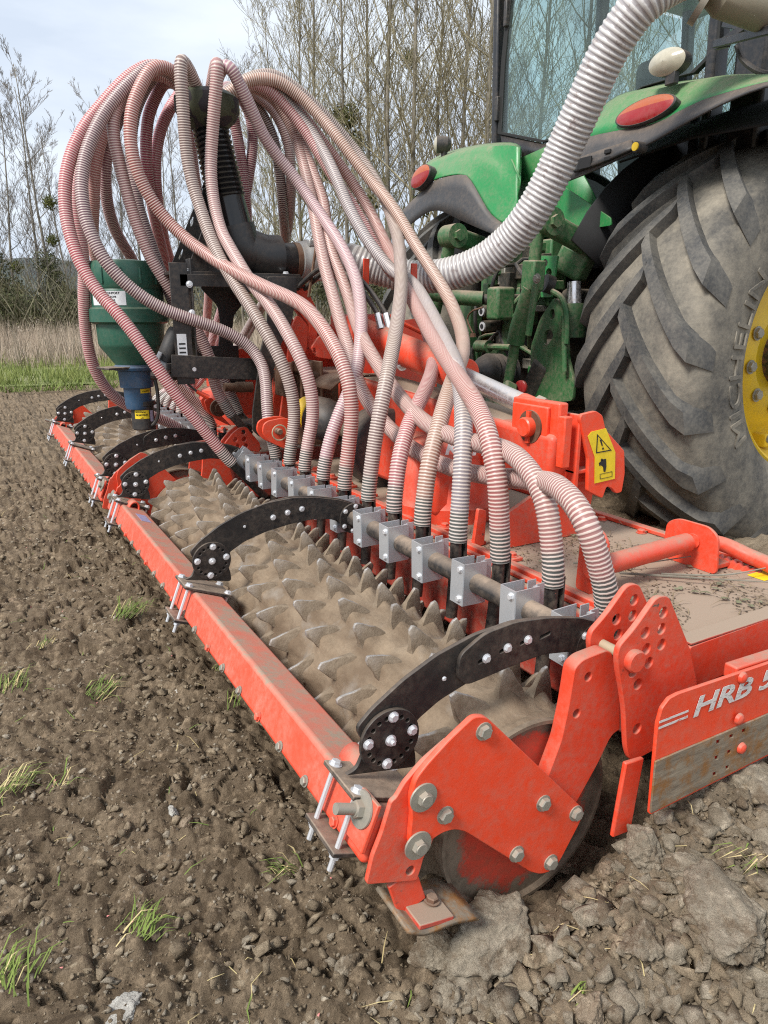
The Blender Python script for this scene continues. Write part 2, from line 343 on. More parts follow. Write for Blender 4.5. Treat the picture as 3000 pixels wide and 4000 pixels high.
# ================================================================ POWER HARROW
_bolts = {}
def bolt_mesh(mat, kind):
    if (mat.name, kind) not in _bolts:
        mb = MB(); n = 6
        if kind == 'hex':                                            # unit: head radius 1, height .75, washer 1.25 and a shank stub
            mb.lathe([(1.3, 0), (1.3, .16)], (0, 0, 0), n=14); hx = [(math.cos(a * math.pi / 3), math.sin(a * math.pi / 3)) for a in range(6)]
            mb.prism([(x, y, .16) for x, y in hx], [(x, y, .72) for x, y in hx]); mb.prism([(x, y, .72) for x, y in hx], [(x * .82, y * .82, .86) for x, y in hx])
        elif kind == 'nut':
            hx = [(math.cos(a * math.pi / 3), math.sin(a * math.pi / 3)) for a in range(6)]
            mb.lathe([(1.35, 0), (1.35, .14)], (0, 0, 0), n=14); mb.prism([(x, y, .14) for x, y in hx], [(x, y, .95) for x, y in hx]); mb.lathe([(.55, .95), (.55, 1.5), (.45, 1.62)], (0, 0, 0), n=10)
        elif kind == 'washer':
            mb.lathe([(2.0, 0), (2.05, .1), (2.0, .3), (1.25, .34)], (0, 0, 0), n=22); hx = [(math.cos(a * math.pi / 3), math.sin(a * math.pi / 3)) for a in range(6)]
            mb.prism([(x * 1.05, y * 1.05, .34) for x, y in hx], [(x, y, 1.05) for x, y in hx]); mb.lathe([(.86, 1.05), (.78, 1.2)], (0, 0, 0), n=16)
        elif kind == 'rivet':
            mb.lathe([(1, 0), (.97, .2), (.8, .5), (.45, .68), (.05, .74)], (0, 0, 0), n=14)
        me = mb.mesh('bolt', 30); me.materials.append(mat); _bolts[(mat.name, kind)] = me
    return _bolts[(mat.name, kind)]
def bolt(parent, pos, d, r, mat=None, kind='hex', name='bolt'):
    mat = mat or BOLT
    wm = Matrix.Translation(pos) @ frame(d).to_4x4() @ Matrix.Rotation(random.random() * 2, 4, 'Z') @ Matrix.Diagonal((r, r, r, 1))
    return put(name, bolt_mesh(mat, kind), mat, parent, wm)

harrow = thing('power_harrow', 'red folding power harrow with dusty deck hitched behind the green tractor', 'harrow', (1.1, 2.4, 0))
ZD = .45
def wing(y0, y1):
    """rotor trough with flat deck; y0 outer end, y1 inner end"""
    s = 1 if y1 > y0 else -1
    mb = MB(); mb.box(((.74 + 1.41) / 2, (y0 + y1) / 2, (ZD + .20) / 2), (.67, abs(y1 - y0), ZD - .20)); tr = mb.build('deck', REDDUSTY, harrow, bevel=.012)
    # stepped clamping strip with bolts along the rear edge
    for xx, zz in ((.752, .012), (.775, .020), (.800, .012)):
        MB().box((xx, (y0 + y1) / 2, ZD + zz / 2 + .001), (.016, abs(y1 - y0) - .05, zz)).build('clamping_strip', RED, tr, bevel=.003)
    n = int(abs(y1 - y0) / .17)
    for k in range(n):
        yy = y0 + s * (.10 + k * .17); MB().box((.83, yy, ZD + .006), (.045, .045, .012)).build('clamp_tab', RED, tr, bevel=.003); bolt(tr, (.83, yy, ZD + .012), (0, 0, 1), .013, RED)
        bolt(tr, (1.36, yy, ZD + .001), (0, 0, 1), .013, RED)
    MB().box((1.39, (y0 + y1) / 2, ZD + .008), (.03, abs(y1 - y0) - .04, .014)).build('front_strip', RED, tr, bevel=.003)
    return tr
deck_n = wing(0.04, 2.28); deck_f = wing(5.0, 2.62)
# outer side channel at the near end
sc = plate('side_channel', [(0.776,0.463),(1.048,0.468),(1.365,0.473),(1.412,0.375),(1.07,0.372),(0.819,0.362)], [], MXZ(.02), .012, RED, harrow, r=.01)
MB().box((1.09, .035, .4685), (.62, .042, .006)).build('channel_lip', REDDUSTY, sc, bevel=.002)
# adjusting plates with holes
HOLES = [(0.616,0.594),(0.616,0.561),(0.572,0.563),(0.58,0.529),(0.621,0.528),(0.591,0.498),(0.55,0.49),(0.567,0.46),(0.578,0.362)]
AP = [(0.504,0.534),(0.508,0.552),(0.543,0.578),(0.594,0.63),(0.626,0.626),(0.705,0.502),(0.747,0.406),(0.732,0.336),(0.701,0.298),(0.636,0.296),(0.571,0.289),(0.554,0.324),(0.544,0.38),(0.538,0.413),(0.525,0.459),(0.51,0.503)]
ap = plate('adjusting_plate', AP, [(x, z, .0105) for x, z in HOLES], MXZ(-.03), .012, RED, harrow, r=.018, bevel=.002)
AP2 = [(x + .004, z - .002) for x, z in AP if z > .40]
plate('adjusting_plate', AP2, [(x + .004, z - .002, .0105) for x, z in HOLES if z > .42], MXZ(.042), .012, RED, harrow, r=.018, bevel=.002)
pin = MB().lathe([(.010, 0), (.010, .11)], (.543, .06, .517), (0, -1, 0), 16).build('stop_pin', CREAM, harrow)
MB().lathe([(.021, 0), (.022, .004), (.022, .012), (.019, .015)], (.543, -.036, .517), (0, -1, 0), 24).build('pin_head', RED, pin)
# deflector side panel with wear strip and lettering
YP = -.10
SP = [(0.555,0.224),(0.549,0.366),(0.547,0.418),(0.554,0.448),(0.571,0.463),(0.594,0.466),(0.865,0.458),(1.197,0.452),(1.316,0.249),(0.919,0.23)]
panel = plate('side_panel', SP, [[(0.727,0.327),(0.738,0.326),(0.74,0.317),(0.728,0.318)][::1], [(0.767,0.326),(0.779,0.325),(0.78,0.317),(0.769,0.318)], [(0.807,0.326),(0.818,0.325),(0.82,0.317),(0.808,0.318)], [(0.768,0.29),(0.779,0.289),(0.78,0.281),(0.769,0.282)], [(0.729,0.29),(0.74,0.289),(0.741,0.28),(0.731,0.281)], [(0.73,0.253),(0.741,0.252),(0.743,0.243),(0.732,0.244)], [(0.77,0.254),(0.78,0.253),(0.782,0.245),(0.771,0.245)]], MXZ(YP), .008, RED2, harrow, r=.004, bevel=.001)
m, nt, b, _ = nodes('worn_steel_strip'); g = N(nt, 'ShaderNodeNewGeometry').outputs['Position']; mpn = N(nt, 'ShaderNodeMapping', {'Vector': g, 'Scale': (1, 1, 6)})
fa = noise_fac(nt, 11, 8, .75, .3, .7, mpn.outputs[0]); fb = noise_fac(nt, 30, 6, .7, .45, .62)
nt.links.new(mix(nt, fb, mix(nt, fa, (.14, .105, .075), (.36, .30, .22)), (.27, .13, .045)), b.inputs['Base Color']); b.inputs['Roughness'].default_value = .62; b.inputs['Metallic'].default_value = .25
nt.links.new(N(nt, 'ShaderNodeBump', {'Strength': .3, 'Distance': .002, 'Height': fa}).outputs[0], b.inputs['Normal'])
WORN = m
strip = plate('wear_strip', [(0.55,0.232),(0.547,0.344),(0.885,0.341),(1.174,0.339),(1.226,0.223),(0.909,0.239)], [[(0.719,0.332),(0.73,0.331),(0.732,0.322),(0.721,0.323)], [(0.759,0.331),(0.771,0.33),(0.772,0.322),(0.761,0.323)], [(0.798,0.331),(0.809,0.331),(0.811,0.322),(0.8,0.323)], [(0.76,0.296),(0.771,0.295),(0.772,0.287),(0.761,0.287)], [(0.721,0.296),(0.732,0.295),(0.733,0.286),(0.723,0.287)], [(0.722,0.259),(0.733,0.258),(0.735,0.249),(0.724,0.25)], [(0.762,0.26),(0.772,0.259),(0.773,0.251),(0.763,0.251)]], MXZ(YP - .0065), .004, WORN, panel, r=.003, bevel=.0008)
for q in [(0.777,0.45),(0.779,0.362),(0.802,0.289)]: bolt(panel, (q[0], YP - .0045 if q[1] > .40 else YP - .009, q[1]), (0, -1, 0), .0125, RED, 'rivet', 'rivet')
xa = Vector((0.638,-0.105,0.405)); xb = Vector((0.788,-0.105,0.405)); d = (xb - xa).normalized()
m, nt, b, _ = nodes('worn_white_lettering'); nt.nodes.remove(b)
f1 = noise_fac(nt, 240, 5, .8, .38, .46, N(nt, 'ShaderNodeMapping', {'Vector': N(nt, 'ShaderNodeNewGeometry').outputs['Position'], 'Scale': (.35, 1, 1.6)}).outputs[0]); mxs = N(nt, 'ShaderNodeMixShader', {0: f1}); df = N(nt, 'ShaderNodeBsdfDiffuse', {'Color': (.62, .58, .55, 1)}); tr_ = N(nt, 'ShaderNodeBsdfTransparent')
nt.links.new(tr_.outputs[0], mxs.inputs[1]); nt.links.new(df.outputs[0], mxs.inputs[2]); nt.links.new(mxs.outputs[0], [n for n in nt.nodes if n.type == 'OUTPUT_MATERIAL'][0].inputs['Surface'])
WORNW = m
put('lettering', text('HRB 503', .056, .0003, .20, .0015, 1.62), WORNW, panel, basis(xa + Vector((0, -.0006, 0)), d, (0, 0, 1)))
for k in (0, 1):
    q = Vector((0.548,-0.105,0.417)) + Vector((0, -.0005, .012 * k - .006)); MB().bar(q, q + d * .078, .0004, .0045).build('stripe', WORNW, panel, smooth=0)
# leg of the side panel (behind it) and panel carrier
MB().box((.545, -.055, .235), (.05, .01, .16), Matrix.Rotation(.1, 3, 'Y')).build('panel_foot', RED, harrow, bevel=.003)
MB().bar((0.807,-0.06,0.433), (1.04,-0.06,0.425), .03, .03).build('panel_arm', RED, harrow, bevel=.004)
# near folding arm: gusset on the deck, box arm along the deck, boxed end with pivot block
gs = plate('gusset_plate', [(.83, .452), (1.07, .452), (1.2, .452), (1.22, .60), (1.12, .64), (.96, .60), (.84, .545)], [(.845, .53, .007)], MXZ(.74), .014, RED, harrow, r=.01)
plate('gusset_plate', [(.80, .452), (.84, .452), (.845, .56), (.815, .57)], [], MXZ(.80), .014, RED, harrow, r=.008)
ARM = MB(); a0 = (1.10, 2.05, .78); a1 = (1.10, .70, .70)
ARM.bar(a0, a1, .20, .17).build('folding_beam', RED, harrow, bevel=.018, seg=3)
MB().bar((1.10, 2.0, .868), (1.10, .95, .796), .16, .012).build('beam_cap', REDDUSTY, harrow, bevel=.004)
ENDP = [(1.058,0.837),(1.063,0.85),(1.119,0.857),(1.147,0.842),(1.165,0.798),(1.252,0.727),(1.263,0.655),(1.257,0.597),(1.233,0.595),(1.213,0.615),(1.189,0.623),(1.176,0.587),(1.112,0.617),(1.105,0.716)]
ep = plate('arm_end_plate', ENDP, [], MXZ(.66), .014, RED2, harrow, r=.008, bevel=.002)
plate('arm_end_plate', [(x, z) for x, z in ENDP], [], MXZ(.84), .014, RED2, harrow, r=.008)
ex0, ex1 = min(p[0] for p in ENDP), max(p[0] for p in ENDP); ez0, ez1 = min(p[1] for p in ENDP), max(p[1] for p in ENDP)
MB().box((ex0 + .012, .76, (ez0 + ez1) / 2 + .01), (.014, .20, (ez1 - ez0) * .86)).build('arm_end_side', RED, harrow, bevel=.003)
MB().box((ex0 + .10, .75, ez0 + .09), (.19, .17, .012)).build('arm_end_floor', RED, harrow, bevel=.003)
PX = ex0 - .005
blk = MB().box((PX - .018, .80, .80), (.035, .21, .16)).build('pivot_block', RED2, harrow, bevel=.006)
MB().box((PX - .042, .81, .80), (.014, .16, .13)).build('pivot_cover', RED2, blk, bevel=.004)
wsh = MB().lathe([(.050, 0), (.050, .006)], (PX - .049, .80, .80), (-1, 0, 0), 28).build('pivot_washer', RUST, blk)
MB().lathe([(.030, 0), (.030, .022), (.026, .026)], (PX - .055, .80, .80), (-1, 0, 0), 24).box((PX - .058, .80, .80), (.012, .014, .096)).build('pivot_pin', RED2, blk)
MB().box((PX - .03, .675, .77), (.03, .03, .15)).build('lug', RED2, blk, bevel=.004)
# warning sticker
sx0 = Vector((1.093,0.652,0.786)); 
st = plate('warning_sticker', [(1.092,0.785),(1.105,0.797),(1.163,0.803),(1.211,0.727),(1.219,0.644),(1.135,0.639),(1.127,0.72)], [], MXZ(.6515), .0012, STICK_Y, ep, bevel=.0002)
T = [(1.128,0.789),(1.194,0.734),(1.13,0.731)]; c = ((T[0][0] + T[1][0] + T[2][0]) / 3, (T[0][1] + T[1][1] + T[2][1]) / 3); T2 = [(c[0] + (p[0] - c[0]) * .84, c[1] + (p[1] - c[1]) * .84) for p in T]
plate('warning_triangle', T, [T2], MXZ(.6504), .0006, INK, ep, bevel=.0001)
plate('exclamation_mark', [(1.14,0.771),(1.147,0.771),(1.155,0.752),(1.151,0.751)], [], MXZ(.6504), .0006, INK, ep, bevel=.0001)
plate('exclamation_dot', circle([(1.157,0.743)][0], .0035, 10), [], MXZ(.6504), .0006, INK, ep, bevel=.0001)
plate('pictogram', [(1.16,0.71),(1.173,0.711),(1.177,0.688),(1.175,0.671),(1.168,0.671),(1.164,0.687),(1.154,0.693),(1.148,0.691),(1.145,0.7)], [], MXZ(.6504), .0006, INK, ep, bevel=.0001)
plate('pictogram_head', circle([(1.156,0.709)][0], .004, 10), [], MXZ(.6504), .0006, INK, ep, bevel=.0001)
bx = [(1.153,0.666),(1.204,0.669),(1.206,0.653),(1.155,0.65)]; cb = ((bx[0][0] + bx[2][0]) / 2, (bx[0][1] + bx[2][1]) / 2)
plate('sticker_box', bx, [[(cb[0] + (p[0] - cb[0]) * .94, cb[1] + (p[1] - cb[1]) * .86) for p in bx]], MXZ(.6504), .0006, INK, ep, bevel=.0001)
# hydraulic folding cylinder from the centre to the pivot block
ca, cb_, cc = Vector((1.1,1.808,1.004)), Vector((1.1,1.289,0.912)), Vector((1.08,0.835,0.831))
dirc = (cc - ca).normalized(); ca = ca - dirc * .25
cyl = MB().tube([ca, ca + (cb_ - ca) * 1.0], .062, 28).build('hydraulic_cylinder', RED, harrow)
MB().lathe([(.066, 0), (.066, .03)], cb_ - dirc * .02, dirc, 28).build('cylinder_gland', RED, cyl, bevel=.003)
MB().tube([cb_, cc], .033, 22).build('piston_rod', CHROME, cyl)
MB().tube([cc - dirc * .10, cc - dirc * .02], .037, 18).build('rod_collar', RED2, cyl)
MB().lathe([(.05, 0), (.05, .035)], cc - dirc * .03, dirc, 6).build('lock_nut', BOLTD, cyl)
for k, sg in enumerate((-.02, .02)):
    q = ca + dirc * .20 + Vector((0, 0, .055)); hp, _l = crom([q + Vector((sg, 0, .0)), q + Vector((sg, .03, .06)), q + Vector((sg - .05, .16, .20)), q + Vector((sg - .12, .30, .26)), q + Vector((sg - .2, .5, .15))], 30)
    MB().tube(hp, .011, 8).build('hydraulic_hose', PLASTIC, cyl); MB().tube([hp[0], hp[3]], .015, 6).build('hose_fitting', BOLT, cyl)
# gearbox on the wing with brand lettering
gb = MB().lathe([(.21, .45), (.21, .50), (.195, .52), (.19, .585), (.175, .61), (.16, .66), (.12, .705), (.05, .715)], (.98, 1.20, 0), (0, 0, 1), 36).build('gearbox', RED, harrow)
MB().box((.90, 1.12, .58), (.16, .16, .20)).box((.99, 1.44, .60), (.18, .34, .20)).build('gearbox_housing', RED, gb, bevel=.02)
for a in range(10): bolt(gb, (.98 + .20 * math.cos(a * .63), 1.20 + .20 * math.sin(a * .63), .50), (0, 0, 1), .014, RED)
put('lettering', text('KUHN', .058, .0006, .25, .002, 1.15), WHITE, gb, basis((0.863,1.05,0.687), (.93, -.36, -.05), (.25, .25, .93)))
MB().lathe([(.15, 0), (.165, .01), (.165, .14), (.12, .16)], (.99, 1.60, .60), (0, 1, 0), 28).build('shaft_guard_cup', PLASTIC, gb)
# far wing: mirrored beam, gearbox
MB().bar((1.10, 2.85, .78), (1.10, 4.3, .70), .20, .17).build('folding_beam', RED, harrow, bevel=.018)
MB().lathe([(.21, .45), (.21, .50), (.19, .585), (.16, .66), (.05, .70)], (.98, 3.75, 0), (0, 0, 1), 24).build('gearbox', RED, harrow)
# headstock
for y in (2.29, 2.40):
    plate('headstock_plate', [(0.776,0.661),(0.812,0.86),(0.843,1.054),(0.878,1.129),(0.933,1.079),(0.922,0.977),(0.856,0.789),(0.832,0.649),(0.798,0.507),(0.716,0.568)], [], MXZ(y), .016, RED, harrow, r=.02)
plate('headstock_web', [(0.891,1.279),(0.928,1.272),(1.009,1.121),(0.976,0.974),(0.945,0.966),(0.955,1.078),(0.891,1.15)], [], MXZ(2.34), .05, RED, harrow, r=.02)
MB().box((1.32, 2.37, .80), (.26, .80, .22)).box((1.25, 2.37, 1.02), (.10, .5, .22)).build('headstock_box', RED, harrow, bevel=.015)
for y in (2.15, 2.62):
    plate('upper_hitch_plate', [(1.02, .70), (1.50, .70), (1.62, 1.02), (1.52, 1.12), (1.20, 1.08), (1.02, .98)], [(1.55, 1.04, .016), (1.25, .95, .012)], MXZ(y), .018, RED, harrow, r=.04)
plate('hitch_bracket', [(0.772,0.995),(0.807,1.04),(0.859,1.054),(0.865,0.947),(0.797,0.957)], [[(0.781,0.995),(0.791,0.996),(0.795,0.976),(0.785,0.974)]], MXZ(1.90), .014, RED, harrow, r=.01)
# lower clevis with linch pin
for y in (1.98, 2.05):
    plate('clevis_plate', [(0.584,0.686),(0.604,0.698),(0.672,0.707),(0.716,0.695),(0.713,0.602),(0.686,0.567),(0.6,0.612),(0.575,0.65)], [(*[(0.653,0.649)][0], .010)], MXZ(y), .012, RED2, harrow, r=.03)
cp = Vector((0.641,1.97,0.654)); pn = MB().lathe([(.013, -.10), (.013, .03), (.010, .036)], cp, (0, -1, 0), 14).build('clevis_pin', RUST, harrow)
MB().tube([cp + Vector((.032 * math.sin(a), -.024, .032 * math.cos(a) - .004)) for a in np.linspace(0, 2 * math.pi, 28)], .0028, 6, False).build('linch_ring', CREAM, pn)
# far side of the centre: red plates, adjusting quadrant
plate('headstock_plate', [(0.739,0.959),(0.849,0.962),(0.835,0.809),(0.814,0.619),(0.738,0.624),(0.71,0.748),(0.706,0.868)], [], MXZ(2.75), .016, RED, harrow, r=.02)
MB().lathe([(.026, 0), (.026, .08), (.02, .09), (.02, .14)], (0.74,2.55,0.783), (-1, 0, .05), 16).build('stub_shaft', RUST, harrow)
for y in (2.40, 2.46):
    plate('adjusting_quadrant', [(0.538,0.544),(0.578,0.587),(0.616,0.614),(0.648,0.615),(0.714,0.528),(0.709,0.486),(0.548,0.525)], [(*q, .012) for q in [(0.633,0.59),(0.591,0.559),(0.634,0.557),(0.599,0.526),(0.641,0.523)]], MXZ(y), .012, RED, harrow, r=.012)
for y in (2.95, 3.02):
    plate('clevis_plate', [(0.607,0.685),(0.638,0.7),(0.655,0.694),(0.686,0.61),(0.754,0.533),(0.683,0.574),(0.621,0.626)], [], MXZ(y), .012, RED, harrow, r=.02)
MB().lathe([(.045, 0), (.045, .02)], (0.667,2.9,0.648), (0, -1, 0), 20).lathe([(.024, 0), (.024, .035)], (0.667,2.9,0.648), (0, -1, 0), 16).build('pivot_boss', RUST, harrow)
# central gearbox behind the hoses and bulkhead
MB().box((1.05, 2.37, .70), (.42, .34, .34)).build('central_gearbox', RUST, harrow, bevel=.02)
for k in range(4): MB().box((.80 + .05 * k, 2.28, .84), (.012, .20, .16)).build('cooling_rib', RUST, harrow, bevel=.003)
pts, _l = crom([(.86, 2.0, .82), (.92, 1.98, .86), (1.05, 1.98, .875), (1.15, 1.98, .85), (1.18, 1.98, .78)], 14)
MB().grid([[(p[0], 1.90, p[2]) for p in pts], [(p[0], 2.12, p[2]) for p in pts]]).build('shaft_cover', RUST, harrow, solid=.006)
# hitch A-frame uprights carrying the big hose and rods
for (x0, y0, x1, y1) in ((870, 340, 878, 470), (1130, 320, 1128, 450)):
    MB().bar((1.191,2.2,1.253) if x0 == 870 else (1.329,2,1.239), (1.194,2.2,1.374) if x0 == 870 else (1.328,2,1.346), .010, .03, (1, 0, 0)).build('hose_support', RED, harrow, bevel=.002)
rp, _l = crom([(0.923,2.25,1.202),(0.939,2.25,1.282),(0.966,2.25,1.424),(0.958,2.25,1.463),(0.949,2.25,1.466)], 16); MB().tube(rp, .007, 6).build('hook_rod', RUST, harrow)
MB().tube([(1.15,1.8,1.091), (1.254,1.8,1.049)], .009, 8).build('stop_rod', RED2, harrow)
bolt(harrow, (1.089,1.7,0.931), (0, -1, 0), .02, BOLT, 'nut')
# lift guard rail on the near wing and ribbed spring
r0 = Vector((0.835,0.34,0.524)); r1 = Vector((1.196,0.36,0.526)); MB().tube([r0 - Vector((.02, 0, 0)), r0, r1], .026, 20).build('rail_tube', RED, harrow)
plate('rail_bracket', [(.30, .45), (.40, .45), (.395, .60), (.37, .625), (.33, .625), (.305, .60)], [], MYZ(r0.x - .0), .008, RED, harrow, r=.012)
plate('rail_bracket', [(.28, .45), (.46, .45), (.455, r1.z + .03), (.42, r1.z + .05), (.32, r1.z + .05), (.29, r1.z + .03)], [], MYZ(r1.x + .035), .009, RED, harrow, r=.02)
MB().box((r1.x + .075, .33, ZD + .012), (.08, .06, .014)).build('bracket_foot', RED, harrow, bevel=.003); bolt(harrow, (r1.x + .07, .33, ZD + .02), (0, 0, 1), .015, RED)
rc, _l = crom([tuple(r1 + Vector((.02, 0, .0))), (1.261,0.37,0.52), (1.315,0.33,0.509), (1.341,0.27,0.49), (1.345,0.2,0.479), (1.365,0.14,0.446)], 24); MB().tube(rc, .021, 14).build('rail_bend', RED, harrow)
s0 = Vector((1.314,0.38,0.45)); s1 = Vector((1.377,0.14,0.402)); L = (s1 - s0).length; n = int(L / .0045); MB().tube([s0 + (s1 - s0) * k / n for k in range(n + 1)], [.030 + .0042 * math.cos(k * 2 * math.pi / 4) for k in range(n + 1)], 16).build('ribbed_spring', RED2, harrow)
plate('deck_sticker', [(1.30, .19), (1.39, .19), (1.39, .24), (1.30, .24)], [], Matrix.Translation((0, 0, ZD + .0015)), .001, STICK_Y, harrow, bevel=.0002)
# PTO shaft: yellow guard cones and tan tube
pto = thing('drive_shaft', 'tan drive shaft guard tube with black rubber cones between the harrow gearboxes', 'drive shaft', (1.0, 1.75, .6))
pa = Vector((0.83,1.95,0.7)); pb = Vector((.99, 1.62, .60)); dp = (pb - pa).normalized()
MB().tube([pa, pb], .036, 18).build('guard_tube', CREAM, pto)
MB().tube([pa - dp * .10 + dp * .022 * k for k in range(5)], [.062, .075, .068, .080, .075], 20).build('guard_cone', YELLOW, pto)
MB().tube([pa - dp * .03, pa + dp * .02, pa + dp * .09, pa + dp * .13], [.085, .092, .088, .06], 24).build('rubber_cone', PLASTIC, pto)
MB().tube([pb - dp * .10, pb - dp * .05, pb], [.05, .09, .105], 24).build('rubber_cone', PLASTIC, pto)


# ================================================================ PACKER ROLLERS
m, nt, b, _ = nodes('soil_caked_steel'); g = N(nt, 'ShaderNodeNewGeometry'); pos = g.outputs['Position']
mpn = N(nt, 'ShaderNodeMapping', {'Vector': pos, 'Scale': (1, .45, 1)})
f1 = noise_fac(nt, 13, 7, .65, .38, .66, mpn.outputs[0]); f2 = noise_fac(nt, 120, 5, .7, .3, .75); f3 = noise_fac(nt, 7, 4, .6, .56, .70)
base = mix(nt, f1, (.155, .108, .068), (.285, .215, .145)); base = mix(nt, math_(nt, 'MULTIPLY', f2, .3), base, (.075, .052, .036)); shiny = math_(nt, 'MULTIPLY', f3, .55)
nt.links.new(mix(nt, shiny, base, (.30, .275, .24)), b.inputs['Base Color']); nt.links.new(math_(nt, 'SUBTRACT', .92, math_(nt, 'MULTIPLY', shiny, .75)), b.inputs['Roughness']); nt.links.new(math_(nt, 'MULTIPLY', shiny, .5), b.inputs['Metallic'])
n1 = N(nt, 'ShaderNodeTexNoise', {'Vector': pos, 'Scale': 55, 'Detail': 8, 'Roughness': .75}); nt.links.new(N(nt, 'ShaderNodeBump', {'Strength': .55, 'Distance': .008, 'Height': n1.outputs['Fac']}).outputs[0], b.inputs['Normal'])
CAKED = m
m, nt, b, _ = nodes('worn_tooth_steel'); g = N(nt, 'ShaderNodeNewGeometry'); pos = g.outputs['Position']
f1 = noise_fac(nt, 45, 6, .7, .3, .7); edge = N(nt, 'ShaderNodeAttribute', attribute_name='worn').outputs['Fac']
base = mix(nt, f1, (.155, .112, .073), (.27, .212, .15)); ef = math_(nt, 'MULTIPLY', edge, noise_fac(nt, 150, 5, .7, .25, .6))
nt.links.new(mix(nt, math_(nt, 'MULTIPLY', ef, .75), base, (.50, .50, .50)), b.inputs['Base Color']); nt.links.new(math_(nt, 'MULTIPLY', ef, .7), b.inputs['Metallic']); nt.links.new(math_(nt, 'SUBTRACT', .9, math_(nt, 'MULTIPLY', ef, .45)), b.inputs['Roughness'])
n1 = N(nt, 'ShaderNodeTexNoise', {'Vector': pos, 'Scale': 110, 'Detail': 7, 'Roughness': .75}); nt.links.new(N(nt, 'ShaderNodeBump', {'Strength': .6, 'Distance': .005, 'Height': n1.outputs['Fac']}).outputs[0], b.inputs['Normal'])
TOOTH = m
RX, RZ, RD = .378, .198, .197          # roller axis and drum radius
NT, PITCH = 14, .1275
def tooth_meshes():
    out = []
    for v in range(3):
        rr = random.Random(v)
        # side outline in (tangential t, radial r): steep front, long sloping back edge; tip leans to -t
        O = [(-.026, -.006), (-.024, .020), (-.022, .042), (-.019, .055), (-.012, .060), (-.004, .057), (.006, .046), (.016, .034), (.029, .018), (.043, -.006)]
        O = [(t * (1 + rr.uniform(-.08, .08)), r * (1.10 + rr.uniform(-.06, .04))) for t, r in O]
        # cross thickness grows towards the base where soil has packed
        mb = MB(); rows = []
        wd = lambda r: .0048 + .010 * max(0, (.030 - r) / .035) ** 1.6
        for s_ in (-1, -.55, .55, 1):
            rows.append([(t * (1 if abs(s_) > .9 else 1.03) , s_ * wd(r) , r + (0 if abs(s_) > .9 else .002)) for t, r in O])
        mb.grid(rows); n = len(O); mb.f.append(tuple(range(n))[::-1]); mb.f.append(tuple(3 * n + k for k in range(n)))
        me = mb.mesh('tooth', 60); at = me.attributes.new('worn', 'FLOAT', 'POINT')
        val = [1.0 if (3 <= (i % n) <= 7 and n <= i < 3 * n) else (.35 if 3 <= (i % n) <= 5 else 0) for i in range(len(me.vertices))]
        at.data.foreach_set('value', val); me.materials.append(TOOTH); out.append(me)
    return out
TEETH = tooth_meshes()
def tooth_angle(k, j): return math.radians(122.5 - 7.0 * (k - 2) + j * 360 / NT)
def roller(name, label, y0, y1, near):
    t = thing(name, label, 'roller', (RX, (y0 + y1) / 2, 0), 'packer rollers')
    nr = 18; yk = [y0 + .136 + PITCH * k for k in range(nr)]
    # drum with soil packed in swells round the tooth rings
    ny, na = 330 if near else 180, 150; ys = np.linspace(y0 + .045, y1 - .045, ny); V = np.empty((ny, na, 3), np.float32)
    for i, y in enumerate(ys):
        kf = (y - y0 - .136) / PITCH
        for j in range(na):
            a = 2 * math.pi * j / na; p = Vector((math.cos(a) * .2, y, math.sin(a) * .2))
            r = RD
            if -.6 < kf < nr - .4:
                k0 = round(kf); dy = (kf - k0)
                ph = (a - math.radians(122.5 - 7 * (kf - 2))) / (2 * math.pi / NT); ph -= round(ph)        # phase along the helical tooth rows
                r += .014 * math.exp(-(ph / .20) ** 2) * (.55 + .45 * math.cos(dy * 2 * math.pi)) + .007 * math.cos(dy * 2 * math.pi) * math.exp(-(ph / .42) ** 2)
                r += .006 * noise.noise(p * 17) + .0025 * noise.noise(p * 60) + .006 * max(0, noise.noise(p * 9 + Vector((3, 0, 0))))
            else: r += .0015 * noise.noise(p * 30)
            V[i, j] = (RX + r * math.cos(a), y, RZ + r * math.sin(a))
    I = np.arange(ny * na).reshape(ny, na); J = np.roll(I, -1, 1)
    drum = put('drum', np_mesh('drum', V.reshape(-1, 3), np.stack([I[:-1], J[:-1], J[1:], I[1:]], -1).reshape(-1, 4)), CAKED, t)
    for yy, s in ((y0 + .045, -1), (y1 - .045, 1)):                 # dished red end disc set inside a steel rim
        MB().lathe([(RD + .001, .0), (RD + .001, .012), (RD - .006, .012), (RD - .010, -.012), (.13, -.02), (.11, .0), (.05, .004), (.045, .03), (.0, .03)], (RX, yy, RZ), (0, s, 0), 72).build('end_disc', REDDISC, t)
    for k in range(nr):
        for j in range(NT):
            a = tooth_angle(k, j) + random.uniform(-.02, .02); aa = math.degrees(a) % 360
            if 222 < aa < 318: continue                               # pressed into the soil
            rad = Vector((math.cos(a), 0, math.sin(a))); tan = Vector((math.sin(a), 0, -math.cos(a)))      # +t runs forward over the top
            wm = Matrix.Translation(Vector((RX, yk[k], RZ)) + rad * (RD + .002)) @ Matrix((tan, rad.cross(tan), rad)).transposed().to_4x4() @ Matrix.Rotation(random.uniform(-.10, .10), 4, 'Z') @ Matrix.Rotation(random.uniform(-.05, .05), 4, 'X')
            o = put('tooth', TEETH[(k + j) % 3], TOOTH, drum, wm)
    return t
m, nt, b, _ = nodes('scuffed_red_disc'); g = N(nt, 'ShaderNodeNewGeometry'); pos = g.outputs['Position']; sp = N(nt, 'ShaderNodeSeparateXYZ', {0: pos})
f1 = noise_fac(nt, 16, 6, .7, .4, .6); 
